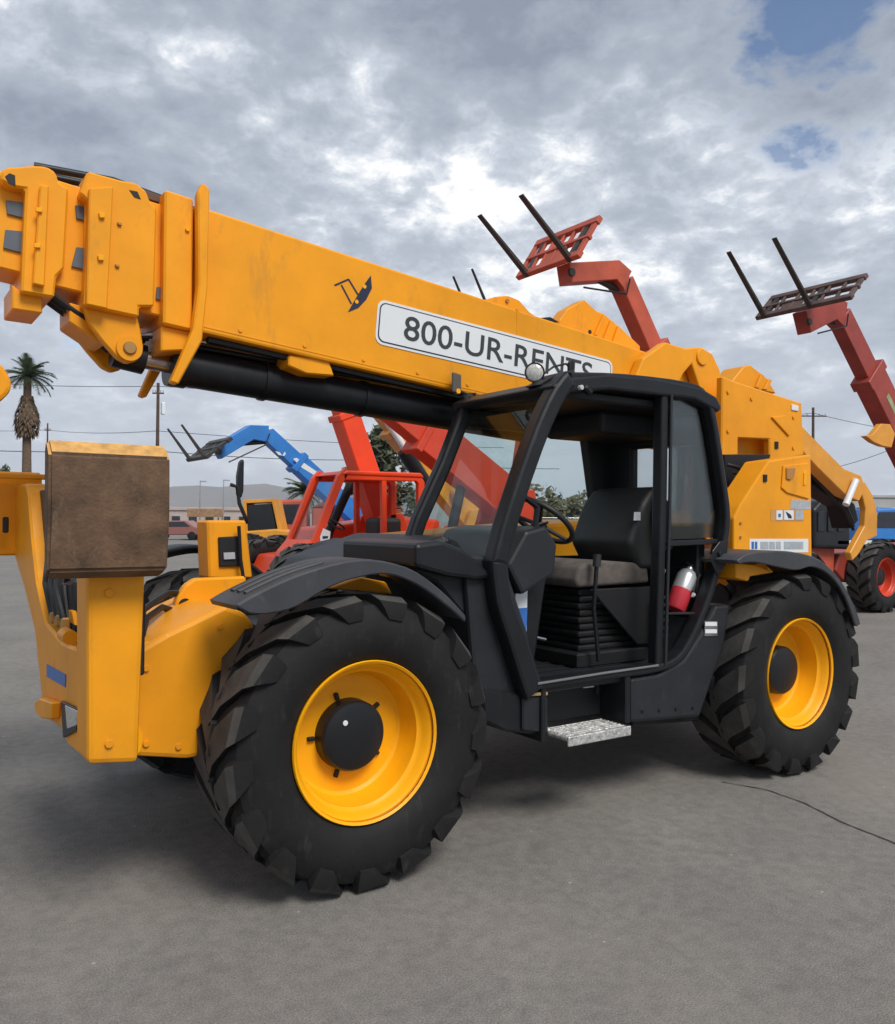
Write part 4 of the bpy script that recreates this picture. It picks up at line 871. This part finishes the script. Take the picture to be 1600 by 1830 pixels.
def bush(name, label, c, rx, ry, rz_, n=900, m=None, cat='shrub', trunk=True, lf=.22):
    root = empty(name, c); tag(root, label, cat)
    bm = bmesh.new(); cl = [(random.uniform(-1, 1)*rx*.75, random.uniform(-1, 1)*ry*.75, rz_*random.uniform(.7, 1.7), random.uniform(.3, .55)) for _ in range(14)]
    for i in range(n):
        cx, cy, cz_, s = random.choice(cl); v = Vector((random.gauss(0, 1), random.gauss(0, 1), random.gauss(0, 1))).normalized()*random.uniform(.6, 1)
        p = Vector((cx+v.x*rx*s, cy+v.y*ry*s, max(.05, cz_+v.z*rz_*s))); a = Vector((random.gauss(0, 1), random.gauss(0, 1), random.gauss(0, 1))).normalized(); b = a.orthogonal().normalized()
        q = lf*random.uniform(.6, 1.3); bm.faces.new([bm.verts.new(p-a*q), bm.verts.new(p+b*q*.5), bm.verts.new(p+a*q), bm.verts.new(p-b*q*.5)])
    finish('crown', bm, m or LEAF, root)
    if trunk:
        bm = bmesh.new(); add_tube(bm, [(0, 0, 0), (.05, 0, rz_*.7), (0, .05, rz_*1.3)], [.14, .1, .04], 8)
        for k in range(4): add_tube(bm, [(.03, 0, rz_*.6), (rx*.4*math.cos(k*1.6), ry*.4*math.sin(k*1.6), rz_*1.2)], [.06, .02], 6)
        finish('trunk', bm, BARK, root)
    return root
def bush_px(name, label, px, d, top, wpx, cat='tree', **k):
    g = at(px, 930, d); h = at(px, top, d).z; w_ = wpx*d/FPX/2
    return bush(name, label, (g.x, g.y, 0), w_, w_, h/2.0, cat=cat, **k)
bush_px('leafy_tree', 'dark leafy tree beside the fan palm', 12, 60, 828, 70, n=1500)
bush_px('leafy_tree', 'feathery tree top showing above the stabilizer pad', 196, 70, 793, 130, n=1300, lf=.3)
bush_px('leafy_tree', 'large spreading tree behind the red boom and yellow arm', 672, 34, 755, 110, n=2600, m=mat('leaf_dusty', (.075, .09, .045), .75, var=.5, vscale=1.5), lf=.2)
bush_px('scrub_bank', 'brown green scrub bank seen through the cab side window', 1010, 34, 870, 240, cat='shrub', n=4200, m=mat('scrub', (.10, .095, .05), .85, var=.5, vscale=2), lf=.16)
bush_px('scrub_bank', 'dry scrub seen behind the cab seat', 1120, 36, 880, 120, cat='shrub', n=1500, m=MATS['scrub'], lf=.16)
# mesh fence posts in front of the scrub
fg0, fg1 = at(900, 930, 27), at(1130, 930, 27)
fe_ = empty('chain_fence', (fg0.x, fg0.y, 0)); tag(fe_, 'thin wire fence in front of the brown scrub bank', 'fence')
dv = Vector((fg1.x-fg0.x, fg1.y-fg0.y, 0))
for k in range(5): tube('fence_post', [dv*(k/4), dv*(k/4)+Vector((0, 0, 1.75))], .03, STEEL, fe_, 8)
for z in (.15, .7, 1.2, 1.7): tube('fence_wire', [Vector((0, 0, z)), dv+Vector((0, 0, z))], .012, STEEL, fe_, 6)
# utility poles and wires
WOOD = mat('pole_wood', (.085, .05, .038), .85, var=.3, vscale=2)
WIRE = mat('wire_black', (.02, .022, .028), .6)
def upole(label, px, d, top, r=.16, arm_=1.2, lamp=False):
    g = at(px, 930, d); h = at(px, top, d).z
    root = empty('utility_pole', (g.x, g.y, 0)); tag(root, label, 'utility pole')
    tube('pole', [(0, 0, 0), (0, 0, h)], [r*1.2, r*.8], WOOD, root, 10)
    a = RT*arm_; box('crossarm', (0, 0, h-.9), (arm_*2, .12, .12), WOOD, root, .01, Matrix.Rotation(-YAW, 4, 'Z'))
    for s in (-1, -.5, .5, 1): tube('insulator', [Vector((a.x*s*.9, a.y*s*.9, h-.85)), Vector((a.x*s*.9, a.y*s*.9, h-.62))], .05, GRYS, root, 8)
    return root, Vector((g.x, g.y, h))
u1, h1 = upole('tall brown utility pole standing beyond the rusty stabilizer pad', 280, 75, 684, arm_=.5)
u2, h2 = upole('short utility pole next to the fan palm', 83, 110, 756, .12, .4)
u3, h3 = upole('utility pole showing right of the yellow boom tower', 1453, 90, 728, .16, 1.4)
box('transformer', (.45, 0, h1.z-2.2), (.35, .35, 1.1), WHT, u1, .08, None, 2)
wg = 'overhead wires'
def wire(pts, label, sag=.0, r=.028):
    q = []
    for i in range(len(pts)-1):
        for k in range(10): t = k/10; p = pts[i].lerp(pts[i+1], t); q.append(p-Vector((0, 0, sag*4*t*(1-t))))
    q.append(pts[-1]); tag(tube('overhead_wire', q, r, WIRE, None, 6), label, 'wire', wg)
wire([at(-120, 678, 75), at(280, 690, 75), at(900, 712, 90)], 'uppermost overhead wire on the tall utility pole', .25)
wire([at(-120, 762, 90), at(83, 768, 110), at(281, 770, 75), at(900, 800, 95)], 'overhead wire running from the short pole to the tall pole', .3)
wire([at(-150, 800, 70), at(282, 806, 75), at(620, 822, 85), at(1000, 838, 95)], 'lowest overhead wire crossing just above the stabilizer pad', .2, .036)
wire([at(1300, 725, 90), at(1453, 738, 90), at(1800, 790, 80)], 'overhead wire leaving the pole right of the boom tower', .5)
wire([at(1380, 850, 85), at(1600, 800, 80), at(1760, 770, 75)], 'slack overhead wire under the dark red boom', .6)
# hills
HILL = mat('hill_rock', (.21, .20, .19), .95, var=.2, vscale=.004)
bm = bmesh.new(); rows = []
for i in range(90):
    a = -.35+i*2.2/89; d0 = 2600; hgt = 62+46*math.sin(i*.21+1.0)+22*math.sin(i*.53)+9*math.sin(i*1.3)+random.uniform(-3, 3)
    rows.append([bm.verts.new((CAM.x+math.sin(a)*dd, CAM.y+math.cos(a)*dd, max(0, hh_))) for dd, hh_ in ((d0-500, -5), (d0-220, hgt*.45+random.uniform(-5, 5)), (d0, hgt), (d0+500, -5))])
for A, B in zip(rows, rows[1:]):
    for k in range(3): bm.faces.new((A[k], A[k+1], B[k+1], B[k]))
tag(finish('hills', bm, HILL, None, 60), kind='structure')
# far buildings, each with its own windows
STUC = [mat('stucco_pink', (.48, .40, .37), .85, var=.08, vscale=.8), mat('stucco_grey', (.40, .40, .40), .85, var=.08, vscale=.8), mat('stucco_tan', (.43, .34, .26), .85, var=.1, vscale=.8)]
WIN = mat('window_dark', (.03, .035, .045), .15)
def house(label, pxc, d, wpx, top, m, nwin=4, sign=None, depth=9):
    g = at(pxc, 930, d); wd = wpx*d/FPX; h = at(pxc, top, d).z
    root = empty('warehouse', (g.x, g.y, 0), -YAW); tag(root, label, 'building')
    bx('wall', -wd/2, wd/2, 0, depth, 0, h, m, root, .03); bx('parapet', -wd/2-.15, wd/2+.15, -.15, depth+.15, h-.002, h+.35, m, root, .03)
    for k in range(nwin):
        x = -wd/2+wd*(k+.5)/nwin
        w_ = bx('window', x-wd/nwin*.28, x+wd/nwin*.28, -.08, .05, h*.42, h*.78, STUC[1], root, .02); bx('pane', x-wd/nwin*.24, x+wd/nwin*.24, -.1, -.081, h*.46, h*.74, WIN, w_, 0)
    bx('door', -wd*.03, wd*.05, -.06, .04, 0, min(2.3, h*.55), REDD, root, .02)
    return root
house('low pinkish warehouse behind the brown signboard', 345, 95, 210, 912, STUC[0], 7)
house('grey warehouse far behind the blue boom', 520, 110, 190, 915, STUC[1], 6)
house('tan shed left of the fan palm', -10, 80, 110, 868, STUC[2], 3)
house('pale warehouse at the far right beyond the blue truck', 1640, 110, 240, 890, STUC[1], 6)
g = at(366, 940, 70); sgn = empty('signboard', (g.x, g.y, 0), -YAW); tag(sgn, 'brown signboard on two posts in front of the pinkish warehouse', 'sign')
for s in (-1.1, 1.1): tube('post', [(s, 0, 0), (s, 0, at(366, 925, 70).z)], .06, WOOD, sgn, 8)
bx('board', -1.45, 1.45, -.06, .06, at(366, 924, 70).z, at(366, 909, 70).z, mat('board_brown', (.33, .2, .11), .7, var=.3, vscale=4), sgn, .02)
for px, top in ((357, 860), (399, 858)):
    g = at(px, 940, 88); lp_ = empty('light_pole', (g.x, g.y, 0)); tag(lp_, 'thin grey light pole rising behind the brown signboard' if px < 380 else 'thin grey light pole between the signboard and the mirror', 'light pole', 'thin light poles')
    hh_ = at(px, top, 88).z; tube('pole', [(0, 0, 0), (0, 0, hh_)], [.09, .05], STEEL, lp_, 8); box('lamp_head', (.3, 0, hh_), (.7, .18, .1), STEEL, lp_, .03)
# parked cars far back
def car(label, px, d, col, rz=0.0, cat='car'):
    g = at(px, 960, d); root = empty('parked_car', (g.x, g.y, 0), -YAW+rz); tag(root, label, cat, 'cars parked far back')
    cm = mat('car_'+label.split()[0], col, .3, var=.05)
    prism('body', [(-2.2, .35), (-2.2, .8), (-1.3, .95), (-.7, 1.42), (.9, 1.45), (1.6, .98), (2.2, .92), (2.25, .4)], -.85, .85, cm, root, .08, 2)
    prism('side_window', [(-1.1, .97), (-.62, 1.34), (.82, 1.36), (1.3, .99)], -.865, .865, WIN, root, .01)
    for x in (-1.35, 1.4):
        for y in (-.88, .68):
            o = lathe('car_wheel', [(0, 0), (0, .18), (.02, .3), (.05, .33), (.2, .33), (.2, 0)], RUB, root, 20, 30, (x, y, .33))
for px, d, c_, l in ((318, 64, (.30, .12, .10), 'maroon car parked in front of the pinkish warehouse'), (378, 66, (.5, .45, .42), 'beige car parked under the brown signboard'), (425, 64, (.2, .1, .09), 'rust-brown car parked behind the yellow lamp post')):
    car(l, px, d, c_, random.uniform(-.3, .3))
# loader and tarp-covered truck behind the front fender
def loader():
    g = at(500, 975, 26); root = empty('wheel_loader', (g.x, g.y, 0), -YAW); tag(root, 'small yellow wheel loader behind the black front fender', 'wheel loader')
    prism('body', [(-1.3, .7), (-1.2, 1.2), (.0, 1.3), (1.1, 1.15), (1.2, .6)], -.6, .6, YELB, root, .05, 2)
    ribbon('cab_frame', [(-.9, 1.2), (-.95, 2.1), (-.1, 2.15), (.1, 1.25)], .1, -.55, .55, YELB, root)
    prism('cab_glass', [(-.84, 1.25), (-.86, 2.0), (-.16, 2.05), (-.0, 1.28)], -.53, .53, MATS['dark_glass'], root, .01)
    prism('lift_arm', [(.2, .9), (1.6, 1.3), (1.9, 1.1), (1.8, .9), (.3, .7)], -.75, -.6, YELB, root, .02)
    prism('lift_arm', [(.2, .9), (1.6, 1.3), (1.9, 1.1), (1.8, .9), (.3, .7)], .6, .75, YELB, root, .02)
    prism('bucket', [(1.7, .5), (1.7, 1.3), (2.1, 1.2), (1.95, .9), (2.5, .5)], -1.0, 1.0, YELB, root, .02)
    for x in (-.85, .8):
        for y in (-.75, .45): lathe('loader_wheel', [(0, 0), (0, .25), (-.02, .4), (.05, .52), (.3, .52), (.3, 0)], RUB, root, 24, 30, (x, y, .52))
loader()
def truck(name, label, px, py, d, cabm, bodm, tarp, rz=0, L_=6.0):
    g = at(px, py, d); root = empty(name, (g.x, g.y, 0), -YAW+rz); tag(root, label, 'truck')
    bx('chassis', -L_/2, L_/2, -.45, .45, .6, .85, BLK, root, .02)
    bx('cargo_body', -L_/2+1.9, L_/2, -1.1, 1.1, .9, 2.0, bodm, root, .05); prism('cargo_cover', [(-L_/2+1.85, 2.0), (-L_/2+2.4, 2.3), (0.3, 2.42), (L_/2-.6, 2.28), (L_/2+.03, 2.0)], -1.13, 1.13, tarp, root, .06, 2)
    prism('cab', [(-L_/2, .7), (-L_/2, 1.4), (-L_/2+.4, 2.25), (-L_/2+1.7, 2.3), (-L_/2+1.75, .7)], -1.05, 1.05, cabm, root, .08, 2)
    prism('cab_window', [(-L_/2+.1, 1.42), (-L_/2+.45, 2.1), (-L_/2+1.5, 2.12), (-L_/2+1.55, 1.42)], -1.065, 1.065, WIN, root, .01)
    for x in (-L_/2+.9, L_/2-1.2):
        for y in (-1.1, .8): lathe('truck_wheel', [(0, 0), (0, .25), (.03, .42), (.05, .48), (.3, .48), (.3, 0)], RUB, root, 24, 30, (x, y, .48))
truck('flatbed_truck', 'red truck under a maroon tarp behind the loader', 590, 975, 31, REDD, REDD, mat('maroon_tarp', (.22, .06, .06), .8, var=.35, vscale=3, bump=.5, bscale=4), .1, 5)
truck('box_truck', 'blue box truck parked beyond the red machine wheel', 1650, 985, 38, BLU, mat('truck_blue', (.03, .09, .28), .4), WHT, .2, 7)

# ------------------------------------------------------------------ air between here and the hills
hm = bpy.data.materials.new('haze_air'); hm.use_nodes = True; t = hm.node_tree; t.nodes.clear()
pv = t.nodes.new('ShaderNodeVolumePrincipled'); pv.inputs['Color'].default_value = (.86, .91, 1, 1); pv.inputs['Density'].default_value = .00022; pv.inputs['Anisotropy'].default_value = .1
to = t.nodes.new('ShaderNodeOutputMaterial'); t.links.new(pv.outputs[0], to.inputs['Volume'])
tag(bx('haze', -3650, 3650, -3650, 3650, -1, 190, hm, None, 0), kind='stuff')
